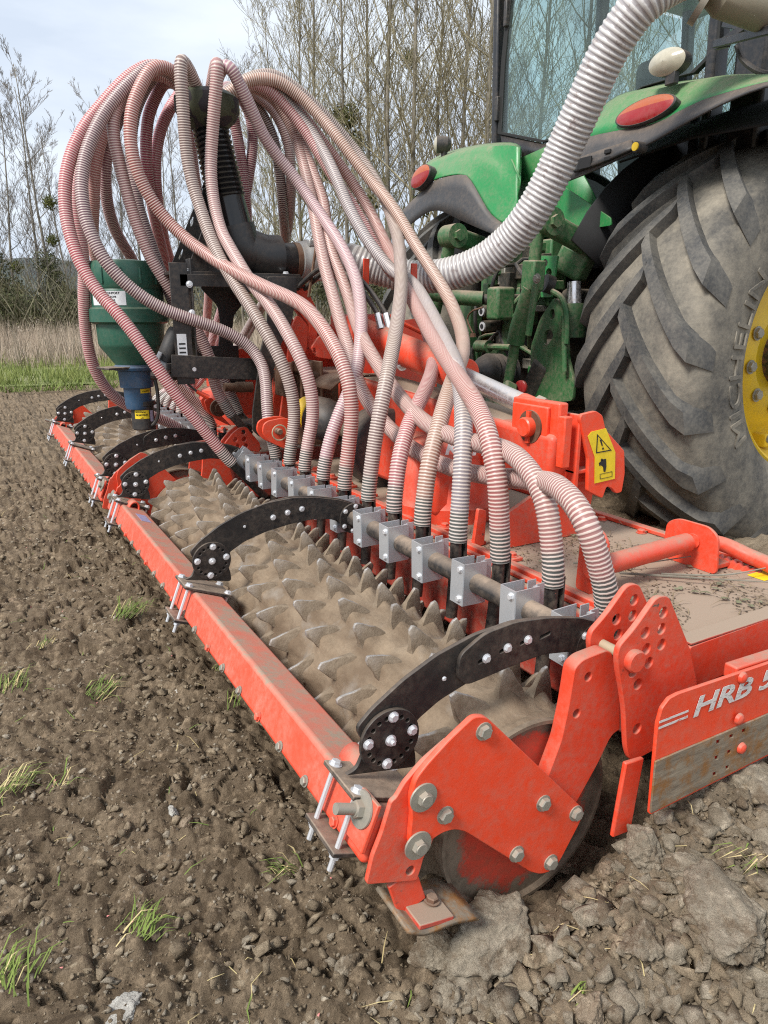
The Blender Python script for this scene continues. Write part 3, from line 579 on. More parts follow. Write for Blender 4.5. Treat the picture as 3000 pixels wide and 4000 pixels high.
dx = math_(nt, 'POWER', math_(nt, 'SUBTRACT', sp.outputs[0], RX), 2); dz = math_(nt, 'POWER', math_(nt, 'SUBTRACT', sp.outputs[2], RZ), 2); rr = math_(nt, 'SQRT', math_(nt, 'ADD', dx, dz))
rim = N(nt, 'ShaderNodeMapRange', {'Value': math_(nt, 'ADD', rr, math_(nt, 'MULTIPLY', f1, .03)), 'From Min': .165, 'From Max': .185}).outputs[0]
nt.links.new(mix(nt, rim, mix(nt, noise_fac(nt, 50, 6, .7, .4, .75), (.62, .06, .03), (.34, .08, .045)), mix(nt, f1, (.12, .09, .062), (.22, .17, .12))), b.inputs['Base Color']); b.inputs['Roughness'].default_value = .75
REDDISC = m
rol_n = roller('packer_roller', 'soil caked toothed packer roller nearer the camera, behind the red scraper bar', 0, 2.47, True)
rol_f = roller('packer_roller', 'farther toothed packer roller beyond the middle joint of the scraper bars', 2.60, 5.07, False)

# scraper bars, end plates and linkage of each roller
ST = math.radians(22); UX = Vector((math.sin(ST), 0, math.cos(ST))); VXF = Vector((math.cos(ST), 0, -math.sin(ST)))     # up the rear face / forward across the top
BAR_H, BAR_W = .088, .096; B0 = Vector((0, 0, .27))
def barpt(u, v, y): q = B0 + UX * u + VXF * v; return Vector((q.x, y, q.z))
BARMAT = paint('red_bar_paint', (.76, .065, .026), .42, 0, .68, .66, chips=(.45, .22, .16))
def scraper(t, y0, y1, mirror):
    mb = MB(); c = barpt(BAR_H / 2, BAR_W / 2, (y0 + y1) / 2)
    mb.box(c, (BAR_W, y1 - y0 - .012, BAR_H), Matrix((VXF, (0, 1, 0), UX)).transposed()); bar = mb.build('scraper_bar', BARMAT, t, bevel=.010, seg=3)
    n = 18
    for k in range(n):
        y = y0 + .136 + PITCH * k - .03; q = barpt(.012, -.001, y); bolt(bar, q, -VXF, .0088, BOLTD if k % 3 else BARMAT)
        # scraper blade reaching to the drum between the teeth
        a = barpt(.02, BAR_W, y + .06); bq = Vector((RX - (RD + .012) * math.cos(.25), y + .06, RZ + (RD + .012) * math.sin(.25) - .05)); MB().bar(a, bq, .05, .006, (0, 0, 1)).build('scraper_blade', BOLTD, bar, smooth=0)
    # half-round loops welded on the top
    for y in ((y0 + .16), (y1 - .18)):
        arc = [barpt(BAR_H + .027 * math.sin(a), .046 - .020 * math.cos(a) + (.0), 0) for a in np.linspace(0, math.pi, 10)]
        rows = [[(q.x, yy, q.z) for q in [barpt(BAR_H - .002, .026, 0)] + arc + [barpt(BAR_H - .002, .066, 0)]] for yy in (y - .032, y + .032)]
        lp = MB().grid(rows).build('lifting_loop', BARMAT, bar, solid=.006)
    return bar
sc_n = scraper(rol_n, 0, 2.42, False); sc_f = scraper(rol_f, 2.66, 5.05, True)
plate('blue_mark', [(.03, 1.98), (.07, 1.98), (.07, 2.10), (.03, 2.10)], [], Matrix.Translation((B0.x, 0, B0.z)) @ Matrix.Rotation(ST, 4, 'Y') @ Matrix.Translation((0, 0, BAR_H + .0008)), .0008, plain('blue_rub_mark', (.30, .27, .42), .6), sc_n, bevel=.0001)
LOWER = [(0.004,0.243),(0.016,0.292),(0.032,0.327),(0.042,0.357),(0.05,0.381),(0.059,0.385),(0.075,0.407),(0.11,0.435),(0.158,0.46),(0.182,0.369),(0.14,0.3),(0.128,0.266),(0.113,0.248),(0.109,0.232),(0.101,0.209),(0.096,0.208)]
BIG = [(0.087,0.417),(0.108,0.437),(0.15,0.468),(0.198,0.496),(0.221,0.489),(0.234,0.476),(0.351,0.345),(0.437,0.249),(0.464,0.219),(0.465,0.192),(0.415,0.115),(0.394,0.103),(0.369,0.108),(0.344,0.124),(0.309,0.159),(0.188,0.278),(0.165,0.292),(0.14,0.295),(0.113,0.287),(0.106,0.267),(0.087,0.278),(0.077,0.297),(0.078,0.318),(0.081,0.35),(0.078,0.386)]
LINK = [(0.441,0.508),(0.461,0.52),(0.52,0.524),(0.535,0.515),(0.546,0.488),(0.558,0.446),(0.571,0.397),(0.577,0.338),(0.562,0.336),(0.55,0.325),(0.525,0.281),(0.476,0.212),(0.438,0.171),(0.376,0.253),(0.421,0.364),(0.433,0.43)]
def endset(t, y, s, side):
    """end plate set at y; s = -1 for an end facing -Y"""
    e = plate('end_plate', LOWER, [(*[(0.087,0.233)][0], .0085)], MXZ(y + .004 * s), .010, BARMAT, t, r=.006, bevel=.0015)
    bg_ = plate('bearing_plate', BIG, [], MXZ(y + .016 * s), .012, RED2, t, r=.010, bevel=.002)
    for p in [(0.218,0.463),(0.145,0.329),(0.362,0.269),(0.447,0.214),(0.305,0.183),(0.391,0.127)]: bolt(bg_, (p[0], y + .022 * s, p[1]), (0, s, 0), .0125, BOLTD)
    for p in [(0.101,0.38),(0.092,0.292)]: bolt(bg_, (p[0], y + .022 * s, p[1]), (0, s, 0), .0125, BOLTD, 'washer')
    lk = plate('link_arm', LINK, [(*q, .0085) for q in [(0.477,0.481),(0.455,0.411)]], MXZ(y - .018 * s), .030, RED, t, r=.014, bevel=.002)
    rs = MB().tube([(RX, y - .02 * s, RZ), (RX, y + .004 * s, RZ)], .04, 20).build('bearing_hub', RED, t)
    # ear with the adjusting bolt on the rear face
    ear = MB().box(barpt(BAR_H * .75, -.006, y - .028 * s), (.008, .055, .085), Matrix((VXF, (0, 1, 0), UX)).transposed()).build('bolt_ear', BARMAT, t, bevel=.002)
    q = barpt(BAR_H * .92, -.010, y - .035 * s); bolt(ear, q, -VXF, .015, BOLTD, 'washer'); MB().tube([q - VXF * .012, q - VXF * .052], .0095, 14).build('threaded_end', BOLTD, ear)
    # sweep foot under the end plate
    ft = MB().box((.085, y + .0 * s, .185), (.055, .010, .075), Matrix.Rotation(-.3, 3, 'Y')).build('foot_bracket', RED, t, bevel=.002)
    pts, _l = crom([(.055, 0, .165), (.09, 0, .142), (.15, 0, .135), (.20, 0, .118)], 10)
    MB().grid([[(p[0], y + w * s, p[2]) for p in pts] for w in (-.05, .055)]).build('sweep_foot', WORN, t, solid=.007)
    MB().box((.115, y + .015 * s, .147), (.07, .07, .010), Matrix.Rotation(.2, 3, 'Y')).build('foot_pad', REDDUSTY, t, bevel=.002); bolt(t, (.13, y + .01 * s, .152), (.2, 0, 1), .011, RUST)
endset(rol_n, 0, -1, 'near'); endset(rol_f, 5.07, 1, 'far')
for (t, y, s) in ((rol_n, 2.44, 1), (rol_f, 2.64, -1)):
    plate('end_plate', LOWER, [], MXZ(y), .010, BARMAT, t, r=.006); 
    inn = plate('bearing_plate', [(x, z) for x, z in BIG], [], MXZ(y + .012 * s), .010, RED, t, r=.01)
    plate('link_arm', LINK, [], MXZ(y - .012 * s), .016, RED, t, r=.014)
    ear = MB().box(barpt(BAR_H * .75, -.006, y - .03 * s), (.008, .055, .085), Matrix((VXF, (0, 1, 0), UX)).transposed()).build('bolt_ear', BARMAT, t, bevel=.002)
    q = barpt(BAR_H * .9, -.010, y - .03 * s); bolt(ear, q, -VXF, .015, BOLTD, 'washer')

# ================================================================ SEEDING TOOLBARS
ARMO = [(.042, .378), (.060, .415), (.042, .456), (.073, .484), (.134, .522), (.202, .552), (.285, .573), (.370, .579), (.450, .570), (.530, .552), (.590, .528), (.618, .495), (.610, .460), (.580, .445), (.547, .462), (.517, .488), (.441, .500), (.367, .496), (.281, .483), (.210, .462), (.160, .435), (.150, .405), (.160, .375), (.162, .342), (.018, .374)]
OVER = [(.245, .545), (.300, .5745), (.370, .5815), (.450, .5725), (.532, .5545), (.592, .530), (.620, .495), (.612, .458), (.580, .443), (.546, .460), (.515, .486), (.441, .498), (.367, .4935), (.300, .4855), (.262, .482), (.242, .500)]
TX, TZ, TR = .578, .485, .0255
def arm(t, y, s, slots=False):
    """curved black arm over the roller, clamped to the scraper bar by four threaded rods"""
    a = plate('clamp_arm', ARMO, [], MXZ(y), .009, BLACK, t, r=.012, bevel=.0012)
    hol = []
    if s < 0 or slots:
        for x, z in ((.300, .523), (.348, .532), (.396, .537), (.444, .538)): 
            hol.append(fillet([(x - .014, z - .006), (x + .012, z - .001), (x + .012, z + .006), (x - .014, z + .001)], .003, 2))
    plate('slotted_arm', OVER, hol, MXZ(y + .009 * (1 if not slots else -1)), .009, BLACK, a, r=.016, bevel=.0012)
    for i, (x, z) in enumerate(((.208, .508), (.300, .524), (.348, .533), (.396, .538))): bolt(a, (x + .004, y - (.0045 if not slots else .0135), z + .001), (0, -1, 0), .0072 if i else .0035)
    dc = (.104, .420); dk = plate('pivot_disc', circle(dc, .058, 40), [(dc[0] + .044 * math.cos(q), dc[1] + .044 * math.sin(q), .0042) for q in np.arange(0, 6.2, 2 * math.pi / 18)], MXZ(y - .009), .008, BLACK, a, bevel=.001)
    for q in (.15, 1.45, 3.0, 4.55): bolt(dk, (dc[0] + .044 * math.cos(q), y - .013, dc[1] + .044 * math.sin(q)), (0, -1, 0), .0078)
    bolt(dk, (dc[0], y - .013, dc[1]), (0, -1, 0), .0078, BOLT, 'nut')
    # tube flange
    plate('tube_flange', circle((TX, TZ), .050, 30), [], MXZ(y - .010), .008, BLACK, a, bevel=.001)
    for q in (.5, 1.4, 2.4, 3.7, 4.6, 5.7): bolt(a, (TX + .041 * math.cos(q), y - .014, TZ + .041 * math.sin(q)), (0, -1, 0), .0065)
    # clamp plates and rods on the bar
    Rb = Matrix((VXF, (0, 1, 0), UX)).transposed()
    cp_ = MB().box(barpt(BAR_H + .006, BAR_W / 2 - .004, y), (BAR_W + .05, .115, .009), Rb).build('clamp_plate', BLACKD, a, bevel=.002)
    lp_ = MB().box(barpt(-.008, BAR_W / 2 - .004, y), (BAR_W + .05, .115, .009), Rb).build('clamp_plate', BLACKD, a, bevel=.002)
    for dy in (-.042, .042):
        for v in (-.014, BAR_W + .012):
            p0, p1 = barpt(BAR_H + .012, v, y + dy), barpt(-.045, v, y + dy); MB().tube([p0, p1], .0052, 8).build('threaded_rod', BOLT, a); bolt(a, barpt(BAR_H + .0105, v, y + dy), UX, .0095); bolt(a, barpt(-.013, v, y + dy), -UX, .0095, BOLT, 'nut', 'nut')
    return a
brk_mb = MB()
def bracket_mesh():
    mb = MB(); t = .0028; w, h, l = .052, .108, .092         # along Y, Z, X ; local origin at tube axis, -x is the rear face
    x0 = -.042; x1 = x0 + l
    mb.box((x0, 0, 0), (t, w, h)); mb.box(((x0 + x1) / 2 - .012, -w / 2, 0), (l - .024, t, h)); mb.box(((x0 + x1) / 2 - .012, w / 2, 0), (l - .024, t, h))
    mb.box((x1 - .012, -w / 2 + .012, 0), (.024, t, h)); mb.box((x1 - .012, w / 2 - .012, 0), (.024, t, h)); mb.box((x0 + .066, -w / 2 + .008, .012), (.010, .014, h * .72))
    return mb.mesh('tube_bracket', 30)
BRK = bracket_mesh(); BRK.materials.append(GALV)
def boot_mesh():
    mb = MB(); mb.tube([(.086, 0, .036), (.086, 0, .0), (.080, 0, -.10), (.072, 0, -.19)], [.0168, .0168, .0172, .0172], 18, False); mb.tube([(.072, 0, -.19), (.080, 0, -.10), (.086, 0, .036)], .0145, 14, False); mb.box((.106, 0, 0), (.006, .040, .12)); return mb.mesh('seed_boot', 40)
BOOT = boot_mesh(); BOOT.materials.append(BLACKD)
NEARB = [.143, .31, .505, .692, .874, 1.041, 1.215, 1.396, 1.579, 1.756, 1.915, 2.07]
FARB = [2.86 + .181 * k for k in range(12)]
def toolbar(label, y0, y1, arms, brs):
    t = thing('seeding_toolbar', label, 'toolbar', (TX, (y0 + y1) / 2, .4), 'seeding toolbars')
    MB().tube([(TX, y0, TZ), (TX, y1, TZ)], TR, 28).build('toolbar_tube', BLACKD, t)
    for y, s, sl in arms: arm(t, y, s, sl)
    for k, y in enumerate(brs):
        wm = Matrix.Translation((TX, y, TZ)) @ Matrix.Rotation(random.uniform(-.03, .06), 4, 'Y') @ Matrix.Rotation(random.uniform(-.02, .02), 4, 'X')
        o = put('tube_bracket', BRK, GALV, t, wm); put('seed_boot', BOOT, BLACKD, o, wm)
        for z in (-.038, .038): bolt(o, wm @ Vector((-.0435, -.012, z)), wm.to_3x3() @ Vector((-1, 0, 0)), .0075)
    return t
tb_n = toolbar('black seeding toolbar with galvanised brackets above the nearer roller', .06, 2.40, ((.10, -1, True), (1.16, 1, False), (2.30, 1, False)), NEARB)
tb_f = toolbar('black seeding toolbar with galvanised brackets above the farther roller', 2.72, 5.0, ((2.78, -1, True), (3.87, 1, False), (4.93, 1, False)), FARB)
# swivelled bracket and slanting boot at the inner end of the nearer toolbar
wm = Matrix.Translation((TX, 2.21, TZ)) @ Matrix.Rotation(-.85, 4, 'Y'); o = put('tube_bracket', BRK, GALV, tb_n, wm)
p0 = Vector((0.497,2.17,0.494)); p1 = Vector((0.645,2.17,0.323)); MB().tube([p0 - (p1 - p0) * .12, p1], .0185, 16).build('seed_boot', BLACK, o)


# ================================================================ SEED DISTRIBUTOR TOWER
HX, HY, HZ = .575, 2.475, 2.0
tower = thing('seed_distributor', 'black seed distributor head on ribbed column, crowned by arching hoses', 'distributor', (.6, 2.45, .9))
# ribbed column
nseg = 15; prof = []
c0, c1 = Vector((0.648,2.45,1.523)), Vector((HX, HY, HZ - .05)); L = (c1 - c0).length; axc = (c1 - c0).normalized(); path = []; rad = []
path += [c0 - axc * .03, c0 + axc * .09]; rad += [.088, .080]
for k in range(nseg):
    z = .10 + (L - .12) * k / nseg; step = (L - .12) / nseg; r0 = .080 - .012 * k / nseg
    for u, q in ((0, .001), (.25, .007), (.5, .008), (.75, .001), (.9, -.003)): path.append(c0 + axc * (z + step * u)); rad.append(r0 + q)
path.append(c1); rad.append(.066)
GLOSSB = paint('glossy_black_hose', (.010, .010, .011), .14, 0, .05, .1, bump=.05)
MB().tube(path, rad, 30).build('ribbed_column', GLOSSB, tower)
# mitred elbow and stub pipe towards the tractor
e1 = Vector((0.86,2.45,1.371)); ep_, _l = crom([c0 - axc * .02, c0 - axc * .12 + Vector((.01, 0, 0)), (c0 + e1) / 2 + Vector((-.035, 0, -.05)), e1 - Vector((.07, 0, -.004)), e1], 16)
MB().tube(ep_, [.098 + .012 * i / 15 for i in range(16)], 26).build('elbow', BLACKC, tower)
MB().tube([e1 - Vector((.01, 0, 0)), e1 + Vector((.10, 0, .0))], .078, 28).build('stub_pipe', BLACKC, tower)
MB().tube([e1 + Vector((.075, 0, 0)), e1 + Vector((.10, 0, 0))], .082, 28).build('rust_band', RUST, tower)
cpx = e1 + Vector((.10, 0, 0)); MB().lathe([(.080, 0), (.088, .004), (.09, .03), (.097, .04), (.097, .09), (.088, .10), (.082, .13), (.082, .20)], cpx, (1, 0, 0), 34).build('coupling', CASTAL, tower)
for z in (.075, -.075):
    MB().box(cpx + Vector((.065, -.065, z)), (.075, .03, .03)).build('cam_lever', CASTAL, tower, bevel=.006)
cl = MB().lathe([(.090, 0), (.090, .035)], cpx + Vector((.20, 0, 0)), (1, 0, 0), 30).build('hose_clamp', CASTAL, tower)
for dx in (.005, .03): MB().tube([cpx + Vector((.20 + dx, -.092, -.04)), cpx + Vector((.20 + dx, -.092, .06))], .006, 8).build('clamp_bolt', BOLT, cl)
# distributor head: ring with outlet stubs
m, nt, b, _ = nodes('camouflage_head'); f1 = noise_fac(nt, 18, 2, .4, .47, .5); nt.links.new(mix(nt, f1, (.02, .014, .018), (.05, .055, .03)), b.inputs['Base Color']); b.inputs['Roughness'].default_value = .6
MB().lathe([(.055, -.10), (.075, -.09), (.12, -.05), (.135, -.02), (.135, .03), (.11, .05), (.06, .06), (.02, .062)], (HX, HY, HZ - .02), (0, 0, 1), 40).build('distributor_head', m, tower)
# platform, posts and arms of the black carrier frame
PZ = (0.624,2.42,1.296)[2]
MB().box((.62, 2.45, PZ), (.58, .30, .014)).build('platform', BLACK, tower, bevel=.002)
MB().bar((.36, 2.30, PZ - .03), (.92, 2.30, PZ - .03), .008, .05).build('platform_edge', BLACK, tower, bevel=.002)
for x, y in ((.40, 2.33), (.60, 2.33), (.85, 2.33), (.85, 2.56)): bolt(tower, (x, y, PZ + .007), (0, 0, 1), .013)
plate('side_plate', [(0.361,1.291),(0.446,1.297),(0.575,1.584),(0.575,1.691),(0.551,1.682)], [fillet([(0.538,1.66),(0.55,1.668),(0.544,1.639),(0.532,1.631)], .01), fillet([(0.482,1.528),(0.499,1.551),(0.494,1.514),(0.48,1.499)], .01), fillet([(0.419,1.373),(0.443,1.414),(0.437,1.389),(0.419,1.359)], .01)], MXZ(2.52), .010, BLACK, tower, bevel=.001)
plate('side_plate', [(0.398,1.288),(0.468,1.433),(0.525,1.56),(0.542,1.471),(0.566,1.31),(0.495,1.287)], [], MXZ(2.36), .010, BLACK, tower, bevel=.001)
po = MB().box((0.357,2.3,1.085), (.075, .008, .50)).build('post', BLACK, tower, bevel=.002)
pp = (0.391,2.3,1.084); MB().box((pp[0] + .02, 2.33, pp[2] + .02), (.008, .065, .50)).build('post', BLACK, tower, bevel=.002)
for q in ((955,410), (960,625), (985,1055)): pass
for q in [(0.399,2.295,1.25),(0.401,2.295,1.134),(0.393,2.295,0.898)]: bolt(tower, q, (0, -1, 0), .011)
MB().bar((0.297,2.29,0.915), (0.686,2.29,0.887), .008, .095).build('cross_arm', BLACK, tower, bevel=.002)
m2 = (0.35,2.29,0.987); plate('rating_plate', [(m2[0] - .02, m2[2] - .06), (m2[0] + .02, m2[2] - .06), (m2[0] + .02, m2[2] + .06), (m2[0] - .02, m2[2] + .06)], [], MXZ(2.2948), .0015, STICK_W, po, bevel=.0002)
for k in range(4): MB().box((m2[0], 2.2938, m2[2] - .035 + k * .018), (.028, .0006, .007)).build('print_line', INK, po, smooth=0)
# slanting strut down to the clevis and the C-shaped far strut
plate('strut', [(0.725,1.285),(0.862,1.288),(0.859,1.205),(0.828,1.086),(0.776,0.995),(0.736,0.884),(0.696,0.604),(0.66,0.585),(0.624,0.62),(0.628,0.704),(0.678,0.967),(0.719,1.106)], [], MXZ(2.24), .012, BLACK, tower, r=.012, bevel=.0015)
plate('strut_flange', [(0.735,1.286),(0.871,1.289),(0.867,1.196),(0.769,0.964),(0.752,0.995),(0.801,1.106)], [], MXZ(2.30), .010, BLACK, tower, r=.008)
plate('far_strut', [(0.53,1.255),(0.756,1.272),(0.752,1.191),(0.69,1.126),(0.674,1.039),(0.68,0.951),(0.735,0.882),(0.73,0.792),(0.589,0.798),(0.598,0.931),(0.621,1.083),(0.613,1.168),(0.571,1.21)], [], MXZ(2.62), .012, BLACK, tower, r=.02)
MB().bar((0.491,2.6,0.948), (0.697,2.6,0.946), .010, .07).build('cross_arm', BLACK, tower, bevel=.002)
MB().bar((.70, 2.30, PZ - .05), (.70, 2.62, PZ - .05), .05, .05).build('frame_tie', BLACK, tower, bevel=.003)
bb = MB().box((.80, 2.42, .62), (.26, .34, .012)).build('base_plate', BLACK, tower, bevel=.002)
# black bars from the strut down to the swivelled boot
MB().tube([(0.597,2.45,0.668), (0.683,2.45,0.568)], .020, 14).build('seed_outlet', BLACKD, tower)
MB().tube([(0.678,2.6,0.657), (0.748,2.6,0.573)], .020, 14).build('seed_outlet', BLACKD, tower)

# ================================================================ HOPPER
HPX, HPY = .212, 2.66
hop = thing('seed_hopper', 'dark green plastic seed hopper with white address sticker beside the hose tower', 'hopper', (HPX, HPY, .7))
MB().lathe([(.152, 1.235), (.158, 1.245), (.158, 1.335), (.150, 1.352), (.06, 1.362), (.0, 1.364)], (HPX, HPY, 0), (0, 0, 1), 56, False).build('lid', HOPPER, hop)
for k in range(12):
    a = k * math.pi / 6 + .2; MB().box((HPX + .159 * math.cos(a), HPY + .159 * math.sin(a), 1.29), (.010, .010, .07), Matrix.Rotation(a, 3, 'Z')).build('lid_rib', HOPPER, hop, bevel=.003)
MB().lathe([(.150, 1.238), (.157, 1.225), (.157, 1.165), (.158, 1.158), (.172, 1.150), (.172, 1.095), (.160, 1.088), (.148, 1.085), (.146, 1.00), (.140, .985), (.078, .90), (.070, .885)], (HPX, HPY, 0), (0, 0, 1), 64, False).build('tank', HOPPER, hop)
MB().lathe([(.055, .70), (.06, .72), (.062, .80), (.075, .80), (.078, .875), (.095, .88), (.100, .892), (.085, .905), (.07, .905)], (HPX + .005, HPY, 0), (0, 0, 1), 40).build('blue_collar', BLUE, hop)
MB().box((HPX - .02, HPY - .02, .893), (.27, .12, .010), Matrix.Rotation(.3, 3, 'Z')).build('slide_plate', BLACKD, hop, bevel=.002)
MB().lathe([(.048, .60), (.052, .605), (.052, .71), (.060, .715), (.060, .735)], (HPX + .02, HPY, 0), (0, 0, 1), 36).build('metering_tube', PLASTIC, hop)
def wrap(cx, cy, r, a0, a1, z0, z1, n=10): return MB().grid([[(cx + r * math.cos(a), cy + r * math.sin(a), z) for a in np.linspace(a0, a1, n)] for z in (z0, z1)])
va = math.atan2(CAM_LOC[1] - HPY, CAM_LOC[0] - HPX)                          # bearing of the photographed side
stk = wrap(HPX, HPY, .1578, va - 1.15, va - .05, 1.166, 1.225).build('address_sticker', STICK_W, hop)
def wrap_text(s, size, cx, cy, r, amid, z, mat, parent, bold=0):
    me = text(s, size, .0002, 0, bold)
    xs = [v.co.x for v in me.vertices]; xm = (min(xs) + max(xs)) / 2
    for v in me.vertices:
        a = amid + (v.co.x - xm) / r; v.co = (cx + r * math.cos(a), cy + r * math.sin(a), z + v.co.y)
    return put('lettering', me, mat, parent)
for k, (s_, sz) in enumerate((('BAYE DE BONPORT', .0135), ("PONT DE L'ARCHE", .0105), ('02 35 23 27 62', .0125), ('www.imbe.com', .0125))): wrap_text(s_, sz, HPX, HPY, .1585, va - .58, 1.212 - .0145 * k, INK, hop, .0003)
ys = wrap(HPX + .02, HPY, .0525, va - .75, va + .55, .655, .695).build('yellow_sticker', STICK_Y, hop)
wrap_text('ROTATION', .009, HPX + .02, HPY, .0532, va - .2, .683, INK, hop, .0003); wrap_text('DE MOTEUR', .010, HPX + .02, HPY, .0532, va - .1, .670, INK, hop, .0004); wrap_text('-->', .012, HPX + .02, HPY, .0532, va - .1, .656, INK, hop, .0004)
wrap(HPX + .02, HPY, .0525, va + .65, va + 1.05, .640, .692).build('lilac_sticker', PURPLE, hop)
wrap(HPX + .005, HPY, .0625, va + .2, va + 1.1, .775, .795).build('yellow_sticker', STICK_Y, hop); wrap_text('LARGEUR', .008, HPX + .005, HPY, .0632, va + .62, .781, INK, hop, .0002)
# agitator motor
mo = Vector((0.323,2.37,1.001)); md = Vector((.42, -.12, .9)).normalized()
mt = MB().tube([mo - md * .075, mo + md * .05, mo + md * .07, mo + md * .074, mo + md * .09], [.040, .040, .034, .016, .012], 24).build('motor', PLASTIC, hop)
MB().lathe([(.05, 0), (.052, .03), (.03, .04)], mo - md * .115, md, 20).build('motor_gear', GALV, mt)
MB().tube([mo + Vector((-.09, -.03, -.09)), mo + Vector((-.055, -.03, -.03))], .010, 10).build('motor_stud', GALV, mt)
MB().box(mo + Vector((.015, -.045, -.10)), (.045, .025, .022)).build('wire_plug', STICK_W, mt, bevel=.003)
wp, _l = crom([tuple(mo + Vector((.02, -.045, -.11))), tuple(mo + Vector((.04, -.05, -.16))), tuple(mo + Vector((.08, -.055, -.20)))], 10); MB().tube(wp, .005, 6).build('wire', PLASTIC, mt)
MB().tube([wp[-1], Vector(wp[-1]) + Vector((.05, -.005, -.03))], [.009, .012], 8).build('red_connector', RED2, mt)
ap_, _l = crom([tuple(mo + Vector((.05, .0, -.11))), tuple(mo + Vector((.0, -.02, -.135))), tuple(mo + Vector((-.1, .0, -.13)))], 10); MB().tube(ap_, .018, 10).build('motor_bracket', BLACK, hop)
cb2, _l = crom([(HPX + .075, HPY - .05, .86), (HPX + .083, HPY - .06, .78), (HPX + .08, HPY - .055, .68), (HPX + .065, HPY - .045, .635), (HPX + .045, HPY - .04, .62)], 16); MB().tube(cb2, .0085, 8).build('cable', PLASTIC, hop)
MB().bar((HPX + .10, HPY - .02, .885), (0.31,2.32,0.91), .05, .03).build('hopper_bracket', BLACK, hop, bevel=.003)


# ================================================================ SEED HOSES
m, nt, b, _ = nodes('spiral_hose'); uv = N(nt, 'ShaderNodeUVMap').outputs[0]; su = N(nt, 'ShaderNodeSeparateXYZ', {0: uv}); U, VV = su.outputs[0], su.outputs[1]
oi = N(nt, 'ShaderNodeObjectInfo'); tint = oi.outputs['Color']; pos = N(nt, 'ShaderNodeNewGeometry')
w = math_(nt, 'SINE', math_(nt, 'MULTIPLY', U, 2 * math.pi)); rib = N(nt, 'ShaderNodeMapRange', {'Value': w, 'From Min': .05, 'From Max': .5}).outputs[0]
wallc = mix(nt, noise_fac(nt, 5, 5, .6, .35, .65), tint, mix(nt, .3, tint, (.28, .20, .20)))
# last stretch: the dark boot shows through the clear wall
inside = N(nt, 'ShaderNodeMapRange', {'Value': VV, 'From Min': .075, 'From Max': .095}).outputs[0]
wallc = mix(nt, inside, (.085, .09, .085), wallc)
ribc = mix(nt, .25, (.70, .615, .545), tint)
col = mix(nt, rib, wallc, ribc)
nz_ = N(nt, 'ShaderNodeSeparateXYZ', {0: pos.outputs['Normal']}).outputs['Z']; upf = N(nt, 'ShaderNodeMapRange', {'Value': nz_, 'From Min': .15, 'From Max': .9}).outputs[0]
dustf = math_(nt, 'MULTIPLY', math_(nt, 'MULTIPLY', upf, oi.outputs['Alpha']), noise_fac(nt, 11, 5, .6, .25, .6))
col = mix(nt, math_(nt, 'MULTIPLY', dustf, .9, True), col, (.33, .26, .20))
col = mix(nt, math_(nt, 'MULTIPLY', noise_fac(nt, 70, 5, .7, .60, .72), .5), col, (.24, .18, .13))
nt.links.new(col, b.inputs['Base Color']); b.inputs['Roughness'].default_value = .38; b.inputs['Specular IOR Level'].default_value = .45; b.inputs['Subsurface Weight'].default_value = .0
HOSE = m
def hose_mesh(P, r, pitch, amp, segs, per=3):
    _, L = crom(P, 10); n = int(L / pitch) * per + 1; S, L = crom(P, n)
    T = np.gradient(S, axis=0); T /= np.linalg.norm(T, axis=1)[:, None]
    X = np.zeros_like(S); x = np.array(frame(T[0]).col[0])
    for i in range(n):
        x = x - T[i] * x.dot(T[i]); x /= np.linalg.norm(x); X[i] = x
    Yv = np.cross(T, X); k = np.arange(n); rr = r + amp * np.sin(2 * math.pi * k / per + .4)
    a = np.linspace(0, 2 * math.pi, segs, endpoint=False)
    V = S[:, None, :] + rr[:, None, None] * (np.cos(a)[None, :, None] * X[:, None, :] + np.sin(a)[None, :, None] * Yv[:, None, :])
    I = np.arange(n * segs).reshape(n, segs); J = np.roll(I, -1, 1); F = np.stack([I[:-1], J[:-1], J[1:], I[1:]], -1).reshape(-1, 4)
    me = np_mesh('hose', V.reshape(-1, 3), F); uvl = me.uv_layers.new(name='UVMap')
    ring = np.repeat(np.arange(n), segs); vi = np.empty(len(me.loops), np.int32); me.loops.foreach_get('vertex_index', vi); rg = ring[vi]
    uvs = np.stack([rg / per + .4 / (2 * math.pi), (n - 1 - rg) * (L / (n - 1))], 1).astype(np.float32); uvl.data.foreach_set('uv', uvs.ravel()); return me
PINK, ROSE, PALE, GREY, PURP, TAN, CRIM, DARKC, WHT = (.40, .06, .085), (.35, .09, .105), (.31, .13, .12), (.19, .125, .115), (.15, .065, .09), (.32, .16, .11), (.36, .02, .065), (.07, .03, .038), (.32, .085, .075)
